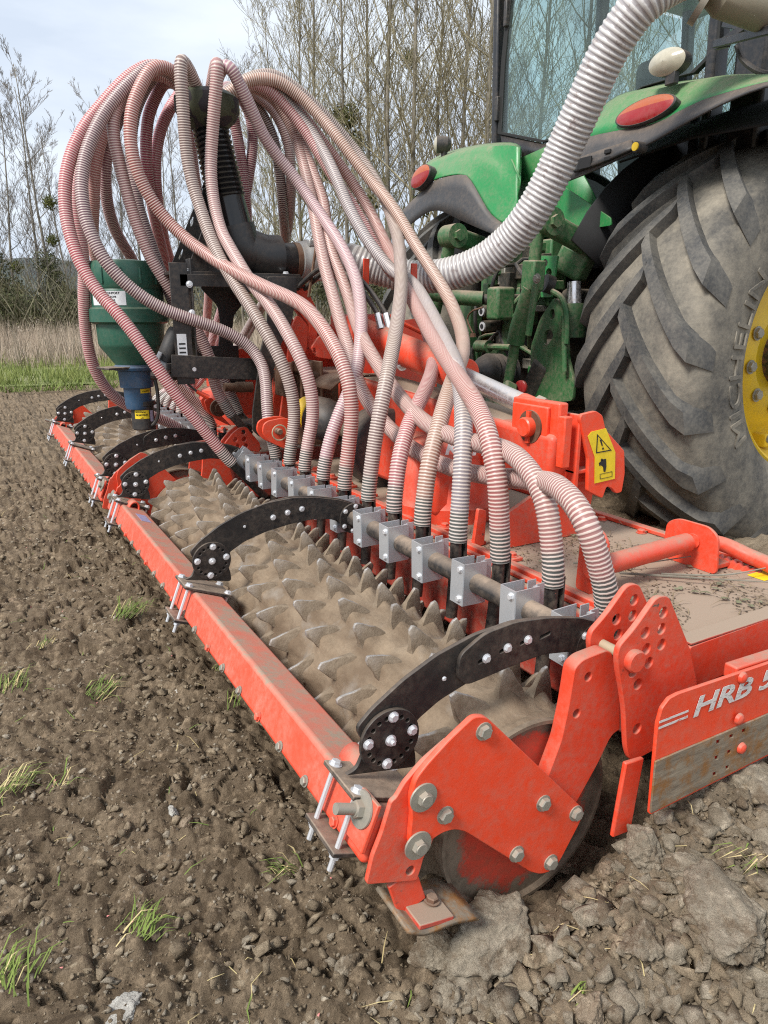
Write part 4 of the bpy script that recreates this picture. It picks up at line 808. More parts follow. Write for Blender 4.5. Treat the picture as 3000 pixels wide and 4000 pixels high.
HOSES = [
 ('pale hose looping low over the gearbox to the bracket nearest the end plate', PALE, .3, [(0.654,2.49,2.03),(0.779,2.521,2.096),(0.904,2.543,2.07),(0.983,2.524,1.958),(1.005,2.466,1.817),(1,2.384,1.683),(0.982,2.291,1.556),(0.957,2.193,1.434),(0.934,2.089,1.316),(0.913,1.977,1.206),(0.886,1.858,1.104),(0.859,1.735,1.008),(0.833,1.619,0.905),(0.822,1.495,0.812),(0.823,1.354,0.743),(0.818,1.203,0.697),(0.811,1.047,0.674),(0.798,0.891,0.673),(0.771,0.736,0.69),(0.74,0.582,0.714),(0.7,0.432,0.742),(0.647,0.288,0.759),(0.619,0.179,0.715),(0.65,0.145,0.593),(0.668,0.143,0.52)]),
 ('pale hose arching above the gearbox to the second bracket from the end plate', PALE, .3, [(0.654,2.489,2.03),(0.769,2.518,2.098),(0.889,2.544,2.087),(0.981,2.535,1.995),(1.022,2.49,1.868),(1.041,2.417,1.743),(1.045,2.333,1.623),(1.02,2.249,1.509),(1,2.161,1.395),(0.997,2.064,1.286),(0.981,1.956,1.188),(0.947,1.838,1.109),(0.909,1.71,1.047),(0.881,1.58,0.984),(0.864,1.451,0.915),(0.842,1.317,0.859),(0.816,1.178,0.818),(0.791,1.036,0.791),(0.769,0.89,0.781),(0.75,0.744,0.782),(0.721,0.601,0.793),(0.685,0.463,0.784),(0.665,0.355,0.719),(0.665,0.314,0.592),(0.668,0.31,0.52)]),
 ('cream striped hose running in front of the crossing hoses to the third bracket', WHT, .25, [(0.655,2.47,2.03),(0.772,2.462,2.091),(0.897,2.453,2.071),(1.01,2.45,1.989),(1.11,2.447,1.887),(1.201,2.428,1.779),(1.269,2.387,1.668),(1.291,2.308,1.566),(1.28,2.202,1.472),(1.259,2.087,1.39),(1.228,1.966,1.321),(1.184,1.846,1.263),(1.135,1.724,1.21),(1.088,1.598,1.158),(1.038,1.471,1.112),(0.988,1.344,1.068),(0.936,1.216,1.029),(0.883,1.086,0.993),(0.83,0.957,0.96),(0.775,0.828,0.928),(0.721,0.7,0.892),(0.675,0.585,0.835),(0.661,0.523,0.731),(0.666,0.508,0.592),(0.668,0.505,0.52)]),
 ('bluish grey dusty hose ending in the fourth bracket from the end plate', (.22,.20,.225), .45, [(0.654,2.466,2.03),(0.757,2.455,2.088),(0.865,2.447,2.072),(0.962,2.429,1.998),(1.03,2.388,1.903),(1.062,2.322,1.803),(1.076,2.249,1.702),(1.094,2.185,1.593),(1.119,2.113,1.489),(1.152,2.036,1.392),(1.186,1.952,1.312),(1.195,1.841,1.27),(1.173,1.724,1.227),(1.137,1.611,1.178),(1.094,1.498,1.133),(1.047,1.386,1.092),(0.997,1.273,1.054),(0.943,1.161,1.021),(0.888,1.049,0.989),(0.831,0.94,0.951),(0.775,0.838,0.898),(0.724,0.757,0.818),(0.69,0.711,0.709),(0.673,0.695,0.584),(0.668,0.692,0.52)]),
 ('tan dusty hose swinging widest towards the tractor, then down to the fifth bracket', TAN, .6, [(0.653,2.458,2.03),(0.751,2.434,2.094),(0.859,2.406,2.103),(0.962,2.382,2.052),(1.04,2.34,1.972),(1.1,2.284,1.881),(1.162,2.235,1.785),(1.217,2.178,1.693),(1.251,2.096,1.609),(1.273,2.015,1.518),(1.29,1.937,1.424),(1.298,1.847,1.339),(1.297,1.752,1.259),(1.284,1.654,1.184),(1.252,1.554,1.118),(1.204,1.453,1.065),(1.143,1.354,1.023),(1.071,1.257,0.99),(0.992,1.167,0.958),(0.91,1.082,0.918),(0.831,1.002,0.866),(0.758,0.934,0.795),(0.701,0.892,0.699),(0.674,0.877,0.582),(0.668,0.874,0.52)]),
 ('rosy striped hose crossing behind the cream one to the sixth bracket', ROSE, .25, [(0.654,2.463,2.03),(0.748,2.45,2.087),(0.845,2.442,2.074),(0.933,2.429,2.001),(1.002,2.399,1.91),(1.052,2.356,1.811),(1.099,2.308,1.712),(1.15,2.26,1.615),(1.191,2.208,1.515),(1.223,2.155,1.413),(1.26,2.101,1.321),(1.281,2.02,1.268),(1.272,1.923,1.219),(1.249,1.828,1.151),(1.215,1.731,1.091),(1.173,1.632,1.04),(1.124,1.532,0.995),(1.067,1.435,0.954),(0.998,1.346,0.914),(0.922,1.263,0.874),(0.842,1.186,0.83),(0.764,1.118,0.772),(0.704,1.068,0.688),(0.674,1.045,0.579),(0.668,1.041,0.52)]),
 ('thick looking grey hose arching highest on the tractor side to the seventh bracket', GREY, .7, [(0.653,2.459,2.03),(0.747,2.44,2.098),(0.851,2.425,2.126),(0.957,2.42,2.091),(1.058,2.42,2.028),(1.152,2.416,1.955),(1.235,2.401,1.874),(1.286,2.355,1.788),(1.305,2.281,1.7),(1.299,2.197,1.619),(1.274,2.108,1.544),(1.246,2.017,1.471),(1.207,1.927,1.405),(1.159,1.836,1.343),(1.109,1.746,1.283),(1.056,1.656,1.225),(0.998,1.568,1.169),(0.938,1.48,1.114),(0.877,1.395,1.057),(0.816,1.316,0.991),(0.76,1.252,0.914),(0.719,1.223,0.813),(0.692,1.216,0.697),(0.674,1.215,0.579),(0.668,1.215,0.52)]),
 ('white striped hose sweeping across the tower front to the eighth bracket', WHT, .2, [(0.498,2.454,2.03),(0.418,2.433,2.086),(0.344,2.413,2.073),(0.284,2.402,1.994),(0.243,2.4,1.897),(0.231,2.4,1.793),(0.247,2.4,1.689),(0.29,2.399,1.592),(0.35,2.389,1.507),(0.414,2.35,1.435),(0.47,2.283,1.376),(0.515,2.201,1.327),(0.555,2.109,1.288),(0.587,2.013,1.253),(0.617,1.915,1.221),(0.645,1.816,1.192),(0.666,1.718,1.158),(0.676,1.623,1.11),(0.681,1.534,1.052),(0.688,1.457,0.98),(0.698,1.41,0.889),(0.701,1.397,0.785),(0.689,1.396,0.679),(0.673,1.396,0.573),(0.668,1.396,0.52)]),
 ('lilac white hose descending diagonally from the head to the ninth bracket', (.38,.21,.25), .25, [(0.585,2.396,2.03),(0.596,2.325,2.084),(0.623,2.287,2.084),(0.672,2.299,2.02),(0.725,2.323,1.942),(0.779,2.346,1.865),(0.842,2.357,1.794),(0.905,2.348,1.723),(0.954,2.318,1.647),(0.987,2.267,1.573),(1.008,2.204,1.503),(1.019,2.133,1.437),(1.02,2.06,1.373),(1.013,1.987,1.31),(0.997,1.914,1.247),(0.972,1.844,1.185),(0.942,1.776,1.122),(0.907,1.711,1.058),(0.87,1.653,0.989),(0.83,1.607,0.915),(0.782,1.584,0.836),(0.736,1.579,0.751),(0.7,1.579,0.661),(0.675,1.579,0.568),(0.668,1.579,0.52)]),
 ('rosy hose hanging straight in front of the black column to the tenth bracket', (.37,.19,.19), .3, [(0.574,2.395,2.03),(0.573,2.33,2.082),(0.57,2.287,2.089),(0.565,2.293,2.028),(0.558,2.317,1.945),(0.552,2.34,1.861),(0.545,2.356,1.777),(0.539,2.357,1.69),(0.539,2.345,1.605),(0.542,2.316,1.524),(0.547,2.273,1.457),(0.557,2.219,1.4),(0.571,2.16,1.339),(0.584,2.097,1.28),(0.601,2.032,1.224),(0.622,1.967,1.17),(0.639,1.904,1.113),(0.654,1.846,1.05),(0.673,1.799,0.98),(0.694,1.769,0.902),(0.709,1.758,0.818),(0.709,1.756,0.732),(0.691,1.756,0.648),(0.673,1.756,0.563),(0.668,1.756,0.52)]),
 ('dusty grey hose hanging just left of the black column to the eleventh bracket', GREY, .6, [(0.52,2.417,2.03),(0.477,2.372,2.081),(0.442,2.337,2.095),(0.433,2.332,2.04),(0.435,2.34,1.959),(0.437,2.348,1.877),(0.441,2.356,1.795),(0.448,2.358,1.714),(0.461,2.35,1.633),(0.476,2.329,1.556),(0.488,2.297,1.482),(0.501,2.258,1.411),(0.516,2.212,1.344),(0.535,2.163,1.281),(0.557,2.113,1.22),(0.58,2.063,1.158),(0.602,2.016,1.095),(0.626,1.975,1.028),(0.651,1.942,0.957),(0.675,1.923,0.882),(0.692,1.916,0.803),(0.697,1.915,0.722),(0.687,1.915,0.641),(0.672,1.915,0.561),(0.668,1.915,0.52)]),
 ('mauve hose bellying across the hopper and passing behind the black strut', PURP, .35, [(0.495,2.468,2.03),(0.419,2.461,2.085),(0.342,2.45,2.087),(0.269,2.442,2.031),(0.2,2.44,1.961),(0.139,2.437,1.884),(0.089,2.429,1.799),(0.05,2.417,1.71),(0.028,2.401,1.616),(0.026,2.382,1.519),(0.043,2.363,1.425),(0.08,2.345,1.336),(0.138,2.331,1.259),(0.211,2.318,1.195),(0.295,2.303,1.145),(0.385,2.288,1.11),(0.478,2.277,1.077),(0.567,2.268,1.037),(0.64,2.251,0.981),(0.672,2.21,0.911),(0.667,2.155,0.831),(0.651,2.108,0.747),(0.645,2.078,0.659),(0.661,2.07,0.567),(0.668,2.07,0.52)]),
 ('outermost pink striped hose slanting across the hopper to the swivelled bracket', PINK, .25, [(0.495,2.472,2.03),(0.424,2.468,2.084),(0.349,2.465,2.097),(0.274,2.462,2.057),(0.207,2.46,1.996),(0.145,2.459,1.929),(0.085,2.457,1.86),(0.034,2.454,1.784),(-0.004,2.449,1.702),(-0.028,2.441,1.614),(-0.037,2.428,1.524),(-0.033,2.408,1.435),(-0.017,2.384,1.349),(0.012,2.358,1.267),(0.052,2.329,1.195),(0.095,2.296,1.135),(0.14,2.268,1.065),(0.183,2.245,0.988),(0.226,2.227,0.909),(0.271,2.214,0.83),(0.319,2.204,0.753),(0.37,2.194,0.677),(0.421,2.185,0.601),(0.473,2.175,0.526),(0.502,2.17,0.491)]),
 ('brownish rose hose crossing the hopper edge down to the tilted outlet at the centre', (.34,.15,.155), .4, [(0.495,2.472,2.03),(0.436,2.469,2.079),(0.374,2.466,2.102),(0.318,2.462,2.07),(0.262,2.46,2.017),(0.214,2.46,1.959),(0.185,2.46,1.889),(0.179,2.46,1.813),(0.189,2.46,1.736),(0.202,2.46,1.659),(0.217,2.46,1.583),(0.235,2.46,1.507),(0.257,2.459,1.433),(0.285,2.458,1.36),(0.322,2.457,1.292),(0.363,2.456,1.226),(0.406,2.455,1.16),(0.445,2.454,1.093),(0.477,2.453,1.023),(0.505,2.452,0.951),(0.521,2.451,0.888),(0.523,2.451,0.834),(0.543,2.45,0.767),(0.579,2.45,0.699),(0.6,2.45,0.666)]),
 ('dim mauve hose beside the tilted outlet, partly behind the cross arm', PURP, .3, [(0.502,2.509,2.03),(0.45,2.533,2.078),(0.401,2.562,2.101),(0.365,2.59,2.071),(0.327,2.6,2.012),(0.296,2.6,1.945),(0.278,2.6,1.873),(0.27,2.6,1.798),(0.269,2.6,1.723),(0.273,2.6,1.648),(0.283,2.6,1.573),(0.301,2.6,1.5),(0.321,2.6,1.428),(0.342,2.6,1.355),(0.365,2.6,1.283),(0.389,2.6,1.212),(0.413,2.6,1.14),(0.442,2.6,1.072),(0.484,2.6,1.011),(0.534,2.6,0.955),(0.579,2.6,0.896),(0.612,2.6,0.829),(0.642,2.6,0.759),(0.669,2.6,0.689),(0.681,2.6,0.653)]),
 ('pink hose hanging lowest at the outer left, curving under the hopper', (.44,.13,.15), .2, [(0.498,2.497,2.03),(0.429,2.518,2.084),(0.357,2.547,2.098),(0.29,2.581,2.058),(0.227,2.598,1.996),(0.167,2.6,1.925),(0.112,2.6,1.85),(0.069,2.6,1.768),(0.042,2.6,1.68),(0.028,2.602,1.588),(0.028,2.609,1.496),(0.036,2.622,1.405),(0.036,2.641,1.314),(0.029,2.664,1.224),(0.025,2.689,1.135),(0.026,2.715,1.045),(0.035,2.741,0.956),(0.057,2.766,0.87),(0.097,2.789,0.791),(0.156,2.81,0.724),(0.23,2.828,0.673),(0.313,2.843,0.635),(0.395,2.852,0.591),(0.472,2.858,0.54),(0.51,2.86,0.513)]),
 ('coral hose between the mauve one and the hopper lid', (.45,.15,.14), .2, [(0.5,2.503,2.03),(0.433,2.529,2.084),(0.368,2.564,2.095),(0.309,2.602,2.051),(0.25,2.619,1.986),(0.194,2.62,1.914),(0.154,2.621,1.831),(0.127,2.631,1.744),(0.115,2.659,1.66),(0.111,2.705,1.58),(0.108,2.759,1.505),(0.112,2.817,1.434),(0.129,2.874,1.363),(0.157,2.926,1.292),(0.193,2.972,1.222),(0.24,3.004,1.149),(0.29,3.026,1.075),(0.337,3.038,0.997),(0.378,3.04,0.915),(0.426,3.04,0.837),(0.487,3.04,0.768),(0.553,3.04,0.703),(0.616,3.04,0.636),(0.658,3.04,0.562),(0.668,3.04,0.52)]),
 ('dark plum hose ending behind the hopper lid', (.20,.055,.085), .1, [(0.503,2.51,2.03),(0.44,2.546,2.087),(0.404,2.601,2.114),(0.378,2.649,2.093),(0.317,2.66,2.037),(0.259,2.66,1.962),(0.214,2.66,1.876),(0.181,2.666,1.787),(0.17,2.692,1.699),(0.177,2.743,1.62),(0.198,2.809,1.553),(0.23,2.879,1.495),(0.272,2.949,1.443),(0.316,3.016,1.389),(0.352,3.08,1.326),(0.385,3.134,1.255),(0.416,3.171,1.172),(0.445,3.2,1.084),(0.468,3.217,0.993),(0.484,3.22,0.898),(0.514,3.22,0.809),(0.566,3.22,0.728),(0.622,3.22,0.649),(0.659,3.22,0.565),(0.668,3.22,0.52)]),
 ('bright crimson pink hose, left one of the pair inside the arch', CRIM, .1, [(0.524,2.536,2.03),(0.479,2.591,2.084),(0.446,2.651,2.095),(0.415,2.692,2.048),(0.38,2.7,1.972),(0.361,2.7,1.883),(0.355,2.707,1.793),(0.363,2.735,1.71),(0.38,2.785,1.637),(0.403,2.851,1.579),(0.428,2.923,1.527),(0.455,2.996,1.477),(0.482,3.069,1.428),(0.508,3.139,1.375),(0.535,3.206,1.318),(0.561,3.27,1.258),(0.584,3.32,1.187),(0.603,3.353,1.104),(0.62,3.382,1.019),(0.63,3.397,0.93),(0.632,3.4,0.839),(0.64,3.4,0.747),(0.656,3.4,0.657),(0.666,3.4,0.566),(0.668,3.4,0.52)]),
 ('bright pink hose, right one of the pair inside the arch', (.46,.09,.13), .1, [(0.548,2.55,2.03),(0.526,2.625,2.089),(0.534,2.696,2.114),(0.528,2.735,2.081),(0.477,2.74,2.007),(0.433,2.74,1.917),(0.408,2.743,1.82),(0.403,2.763,1.725),(0.416,2.817,1.646),(0.438,2.893,1.586),(0.465,2.977,1.534),(0.492,3.062,1.486),(0.523,3.146,1.438),(0.562,3.227,1.39),(0.603,3.306,1.342),(0.642,3.383,1.291),(0.676,3.447,1.222),(0.704,3.501,1.141),(0.729,3.55,1.058),(0.74,3.577,0.966),(0.737,3.58,0.866),(0.725,3.58,0.765),(0.699,3.58,0.668),(0.675,3.58,0.57),(0.668,3.58,0.52)]),
 ('light red hose glimpsed between the grey hose and the column', (.42,.14,.15), .1, [(0.577,2.555,2.03),(0.582,2.638,2.091),(0.604,2.723,2.116),(0.611,2.772,2.076),(0.591,2.78,1.984),(0.584,2.782,1.88),(0.593,2.801,1.78),(0.615,2.847,1.69),(0.643,2.914,1.619),(0.674,3,1.569),(0.707,3.091,1.525),(0.739,3.181,1.48),(0.771,3.272,1.435),(0.798,3.362,1.386),(0.823,3.451,1.334),(0.844,3.536,1.276),(0.857,3.613,1.205),(0.866,3.684,1.128),(0.865,3.733,1.043),(0.848,3.749,0.943),(0.826,3.755,0.84),(0.79,3.759,0.743),(0.732,3.76,0.657),(0.682,3.76,0.568),(0.668,3.76,0.52)]),
 ('dark crimson hose just right of the column, crossing its neighbour', (.22,.025,.06), .05, [(0.632,2.531,2.03),(0.698,2.6,2.095),(0.766,2.684,2.124),(0.833,2.765,2.114),(0.883,2.797,2.045),(0.891,2.8,1.936),(0.874,2.806,1.822),(0.86,2.841,1.715),(0.863,2.911,1.629),(0.883,3.007,1.57),(0.909,3.111,1.519),(0.934,3.214,1.469),(0.953,3.318,1.417),(0.963,3.422,1.362),(0.971,3.527,1.307),(0.979,3.631,1.252),(0.983,3.729,1.191),(0.974,3.805,1.108),(0.955,3.867,1.01),(0.933,3.917,0.908),(0.905,3.938,0.8),(0.859,3.94,0.699),(0.773,3.94,0.632),(0.692,3.94,0.565),(0.668,3.94,0.52)]),
 ('crimson hose nearest the right of the column', (.26,.03,.07), .05, [(0.624,2.538,2.03),(0.683,2.617,2.091),(0.741,2.709,2.097),(0.79,2.78,2.044),(0.818,2.799,1.94),(0.832,2.803,1.82),(0.848,2.823,1.704),(0.872,2.883,1.615),(0.902,2.98,1.557),(0.933,3.087,1.507),(0.963,3.194,1.458),(0.987,3.303,1.408),(1.002,3.413,1.358),(1.016,3.523,1.308),(1.03,3.634,1.258),(1.044,3.744,1.209),(1.057,3.853,1.156),(1.055,3.943,1.085),(1.035,4.012,0.99),(1.008,4.073,0.89),(0.955,4.112,0.8),(0.866,4.12,0.725),(0.768,4.12,0.653),(0.69,4.12,0.57),(0.668,4.12,0.52)]),
 ('almost black striped hose falling straight behind the stub pipe', DARKC, .05, [(0.641,2.521,2.03),(0.731,2.594,2.099),(0.823,2.683,2.113),(0.914,2.734,2.06),(0.977,2.74,1.946),(1.006,2.753,1.812),(1.035,2.801,1.689),(1.077,2.892,1.603),(1.127,3.01,1.546),(1.172,3.133,1.494),(1.209,3.26,1.445),(1.242,3.389,1.396),(1.27,3.518,1.346),(1.281,3.646,1.289),(1.285,3.775,1.23),(1.289,3.903,1.17),(1.291,4.029,1.109),(1.274,4.134,1.031),(1.224,4.203,0.925),(1.162,4.26,0.814),(1.071,4.293,0.729),(0.945,4.3,0.677),(0.812,4.3,0.631),(0.703,4.3,0.567),(0.668,4.3,0.52)]),
 ('faded pink hose falling beside the almost black one', (.36,.20,.21), .1, [(0.646,2.513,2.03),(0.752,2.582,2.102),(0.862,2.663,2.114),(0.972,2.697,2.054),(1.035,2.701,1.929),(1.054,2.722,1.791),(1.082,2.807,1.687),(1.121,2.931,1.61),(1.161,3.067,1.554),(1.201,3.208,1.508),(1.24,3.349,1.462),(1.274,3.49,1.412),(1.3,3.631,1.356),(1.322,3.772,1.299),(1.345,3.913,1.241),(1.367,4.053,1.183),(1.373,4.181,1.112),(1.339,4.278,1.008),(1.289,4.362,0.89),(1.229,4.438,0.779),(1.124,4.476,0.705),(0.98,4.48,0.663),(0.832,4.48,0.625),(0.709,4.48,0.566),(0.668,4.48,0.52)]),
]
for lab, c, dst, P in HOSES:
    o = put('seed_hose', hose_mesh(P, .0256, .0094, .0015, 12), HOSE); o.color = (*c, dst); tag(o, lab, 'hose', 'seed hoses')
# big air hose
m, nt, b, _ = nodes('air_hose'); uv = N(nt, 'ShaderNodeUVMap').outputs[0]; U = N(nt, 'ShaderNodeSeparateXYZ', {0: uv}).outputs[0]
w = math_(nt, 'SINE', math_(nt, 'MULTIPLY', U, 2 * math.pi)); rib = N(nt, 'ShaderNodeMapRange', {'Value': w, 'From Min': -.25, 'From Max': .25}).outputs[0]
col = mix(nt, rib, (.33, .31, .315), (.60, .585, .57)); col = mix(nt, math_(nt, 'MULTIPLY', noise_fac(nt, 16, 6, .75, .55, .68), .75), col, (.16, .10, .085))
pos = N(nt, 'ShaderNodeNewGeometry'); upf = N(nt, 'ShaderNodeMapRange', {'Value': N(nt, 'ShaderNodeSeparateXYZ', {0: pos.outputs['Normal']}).outputs['Z'], 'From Min': .3, 'From Max': .95}).outputs[0]
nt.links.new(mix(nt, math_(nt, 'MULTIPLY', upf, .45), col, (.34, .28, .22)), b.inputs['Base Color']); b.inputs['Roughness'].default_value = .3
ah = cpx + Vector((.19, 0, 0)); AP_ = [tuple(ah), tuple(ah + Vector((.12, 0, .003)))] + [(1.215,2.386,1.379),(1.344,2.298,1.33),(1.465,2.196,1.301),(1.554,2.053,1.309),(1.642,1.923,1.358),(1.704,1.808,1.442),(1.735,1.713,1.539),(1.764,1.64,1.659),(1.786,1.574,1.791),(1.795,1.493,1.926),(1.803,1.411,2.059),(1.821,1.337,2.155),(1.855,1.269,2.227),(1.957,1.221,2.295),(2.111,1.209,2.344)]
o = put('air_hose', hose_mesh(AP_, .0745, .0205, .0024, 26, 6), m); tag(o, 'thick grey white ribbed air hose rising from the tower towards the tractor cab', 'hose')
# steel pipe the air hose leads to, held by a bracket on the cab
pp = thing('air_pipe', 'dull metal air pipe at the top right corner beside the cab', 'pipe', (2.182,1.129,2.22))
MB().tube([(2.095,1.216,2.338), (2.142,1.161,2.25), (2.261,1.108,2.22), (2.519,1.049,2.194)], .075, 24).build('pipe', paint('weathered_pipe', (.26, .24, .18), .55, .3, .5, .5), pp)
MB().tube([(2.06,1.205,2.24), (2.077,1.191,2.227)], .082, 24).build('pipe_flange', BOLTD, pp)


# ================================================================ TRACTOR
YC, AX_, AZ = 2.38, 3.05, .935
tr = thing('tractor', 'green tractor with dark cab and yellow rims, seen from behind', 'tractor', (AX_, YC, 0))
m, nt, b, _ = nodes('dusty_tyre_rubber'); g = N(nt, 'ShaderNodeNewGeometry'); pos = g.outputs['Position']; att = N(nt, 'ShaderNodeAttribute', attribute_name='lug').outputs['Fac']
f1 = noise_fac(nt, 5, 7, .68, .35, .65); f2 = noise_fac(nt, 45, 6, .7, .35, .65); d = math_(nt, 'MULTIPLY', math_(nt, 'ADD', math_(nt, 'MULTIPLY', f1, .8), math_(nt, 'MULTIPLY', f2, .3)), .85, True)
nt.links.new(mix(nt, d, (.055, .054, .052), (.31, .275, .215)), b.inputs['Base Color']); b.inputs['Roughness'].default_value = .82
nt.links.new(N(nt, 'ShaderNodeBump', {'Strength': .35, 'Distance': .004, 'Height': N(nt, 'ShaderNodeTexNoise', {'Vector': pos, 'Scale': 90, 'Detail': 6, 'Roughness': .7}).outputs['Fac']}).outputs[0], b.inputs['Normal'])
TYRE = m
m, nt, b, _ = nodes('lug_rubber'); f1 = noise_fac(nt, 8, 7, .68, .4, .7); f2 = noise_fac(nt, 70, 6, .7, .4, .66)
nt.links.new(mix(nt, math_(nt, 'MULTIPLY', math_(nt, 'ADD', math_(nt, 'MULTIPLY', f1, .6), math_(nt, 'MULTIPLY', f2, .35)), .8, True), (.045, .046, .047), (.22, .20, .165)), b.inputs['Base Color']); b.inputs['Roughness'].default_value = .75
LUG = m
def lug_mesh(side):
    """curved bar lug from just past the centre line to the shoulder; side -1 is towards -Y. Local: axis along Y at the wheel centre"""
    mb = MB(); rows = []
    for s_ in np.linspace(0, 1, 9):
        y = side * (-.035 + .345 * s_); a = math.radians(27 * (s_ ** .9)); Rt = 1.028 - .030 * s_ ** 3; Rb = .955 - .05 * s_ ** 3
        if s_ > .95: Rt -= .02
        w = .036 + .014 * s_; da = w / .97; db = (w + .020) / .97
        rows.append([(Rb * math.cos(a - db), y, Rb * math.sin(a - db)), (Rt * math.cos(a - da), y, Rt * math.sin(a - da)), (Rt * math.cos(a + da), y, Rt * math.sin(a + da)), (Rb * math.cos(a + db), y, Rb * math.sin(a + db))])
    mb.grid(rows); mb.f.append((0, 1, 2, 3)); n = (len(rows) - 1) * 4; 
    # shoulder end slopes down the sidewall
    e = rows[-1]; a = math.radians(30); y = side * .335; tail = [(.83 * math.cos(a - .05), y, .83 * math.sin(a - .05)), (.83 * math.cos(a + .05), y, .83 * math.sin(a + .05))]
    b0 = len(mb.v); mb.v += tail; mb.f += [(n, n + 1, b0), (n + 1, n + 2, b0 + 1, b0), (n + 2, n + 3, b0 + 1)]
    me = mb.mesh('lug', 30); me.materials.append(LUG); return me
LUGM = {-1: lug_mesh(-1), 1: lug_mesh(1)}
TP = [(.535, -.250), (.56, -.285), (.63, -.325), (.72, -.335), (.83, -.332), (.92, -.312), (.962, -.265), (.976, -.15), (.979, 0), (.976, .15), (.962, .265), (.92, .312), (.83, .332), (.72, .335), (.63, .325), (.56, .285), (.535, .25)]
def wheel(y, s):
    w = MB().lathe(TP, (AX_, y, AZ), (0, 1, 0), 96, False).build('rear_tyre', TYRE, tr, smooth=60)
    for sd in (-1, 1):
        for k in range(20):
            a = 2 * math.pi * (k + (.5 if sd > 0 else 0)) / 20 + .10
            wm = Matrix.Translation((AX_, y, AZ)) @ Matrix.Rotation(-a, 4, 'Y'); put('lug', LUGM[sd], LUG, w, wm)
    rim = MB().lathe([(.545, -.262), (.535, -.268), (.520, -.255), (.505, -.20), (.49, -.10), (.46, -.06), (.44, -.02), (.36, -.03), (.30, -.10), (.22, -.115), (.20, -.10), (.0, -.10)] if s < 0 else [(.545, .262), (.52, .255), (.49, .10), (.40, .0), (.20, .10), (.0, .1)], (AX_, y, AZ), (0, 1, 0), 64, False).build('rim', YELLOW, tr, smooth=45)
    if s < 0:
        for k in range(10):
            a = k * math.pi / 5 + .2; bolt(rim, (AX_ + .255 * math.cos(a), y - .112, AZ + .255 * math.sin(a)), (0, -1, 0), .026, BOLTD)
        MB().lathe([(.15, .10), (.145, .17), (.10, .22), (.0, .225)], (AX_, y, AZ), (0, -1, 0), 32).build('hub', RUST, rim)
        for k in range(8):
            a = k * math.pi / 4; MB().box((AX_ + .43 * math.cos(a), y - .05, AZ + .43 * math.sin(a)), (.07, .10, .05), Matrix.Rotation(-a, 3, 'Y')).build('rim_lug', YELLOW, rim, bevel=.008); bolt(rim, (AX_ + .42 * math.cos(a), y - .10, AZ + .42 * math.sin(a)), (0, -1, 0), .018, BOLTD)
    return w
wr = wheel(1.42, -1); wl_ = wheel(2 * YC - 1.42 + .02, 1)
# raised letters on the near sidewall
me = text('MICHELIN', .115, .004, 0, 0, 1.5); xs = [v.co.x for v in me.vertices]; xm = (min(xs) + max(xs)) / 2
for v in me.vertices:
    x, y, z = v.co; r = .645 + y; a = math.radians(180) - (x - xm) / .68            # letters run clockwise up the rear of the wheel
    v.co = (AX_ + r * math.cos(a), 1.42 - .336 - z, AZ + r * math.sin(a))
put('lettering', me, TYRE, wr)
# rear fenders (lofted shells)
def loft(name, curves, mat, parent, n=22, solid=.008, sub=3):
    R_ = [crom(c, n)[0] for c in curves]; rows = []
    for i in range(len(R_) - 1):
        for u in np.linspace(0, 1, sub, endpoint=False): rows.append([tuple(R_[i][k] * (1 - u) + R_[i + 1][k] * u) for k in range(n)])
    rows.append([tuple(p) for p in R_[-1]]); return MB().grid(rows).build(name, mat, parent, smooth=60, solid=solid)
FEND = paint('black_fender_plastic', (.04, .042, .046), .5, 0, .28, .8)
GREENF = paint('green_fender', (.016, .24, .065), .30, 0, .48, .7)
rb = [(2.18,2.057,1.738),(2.18,1.784,1.771),(2.18,1.499,1.823),(2.18,1.278,1.876),(2.18,1.119,1.906),(2.18,0.974,1.917),(2.18,0.805,1.902)]
rm = [(2.24,2.067,1.92),(2.24,1.904,1.935),(2.24,1.719,1.926),(2.24,1.513,1.914),(2.24,1.387,1.937),(2.24,1.259,1.952),(2.24,1.017,1.948),(2.24,0.829,1.93)]
rt_ = [(2.36,1.989,2.041),(2.36,1.877,2.089),(2.36,1.74,2.094),(2.36,1.586,2.081),(2.36,1.442,2.068),(2.36,1.288,2.049),(2.36,1.104,2.009),(2.36,0.888,1.974)]
rk = [(2.7,2.306,2.21),(2.7,2.179,2.237),(2.7,2.027,2.228),(2.7,1.855,2.212),(2.7,1.696,2.188),(2.7,1.524,2.163),(2.7,1.32,2.117),(2.7,1.081,2.08)]
loft('fender_edge', [rb, rm], FEND, tr); loft('fender', [rm, rt_, rk], GREENF, tr)
# dark wheel arch liner over both wheels
LINER = plain('arch_liner', (.012, .012, .013), .8)
for y0, y1 in ((1.02, 1.86), (2.92, 3.76)):
    rows = [[(AX_ + r_ * math.cos(a), y, AZ + r_ * math.sin(a)) for a in np.linspace(math.radians(126), math.radians(60), 18)] for y, r_ in ((y0, 1.12), ((y0 + y1) / 2, 1.14), (y1, 1.11))]
    MB().grid(rows).build('wheel_arch', LINER, tr, solid=.01)
    yy = 1.86 if y0 < 2 else 2.92
    MB().grid([[(AX_ + q * math.cos(a), yy, AZ + q * math.sin(a)) for a in np.linspace(math.radians(150), math.radians(60), 12)] for q in (.62, 1.07)]).build('inner_arch_panel', LINER, tr, solid=.01)
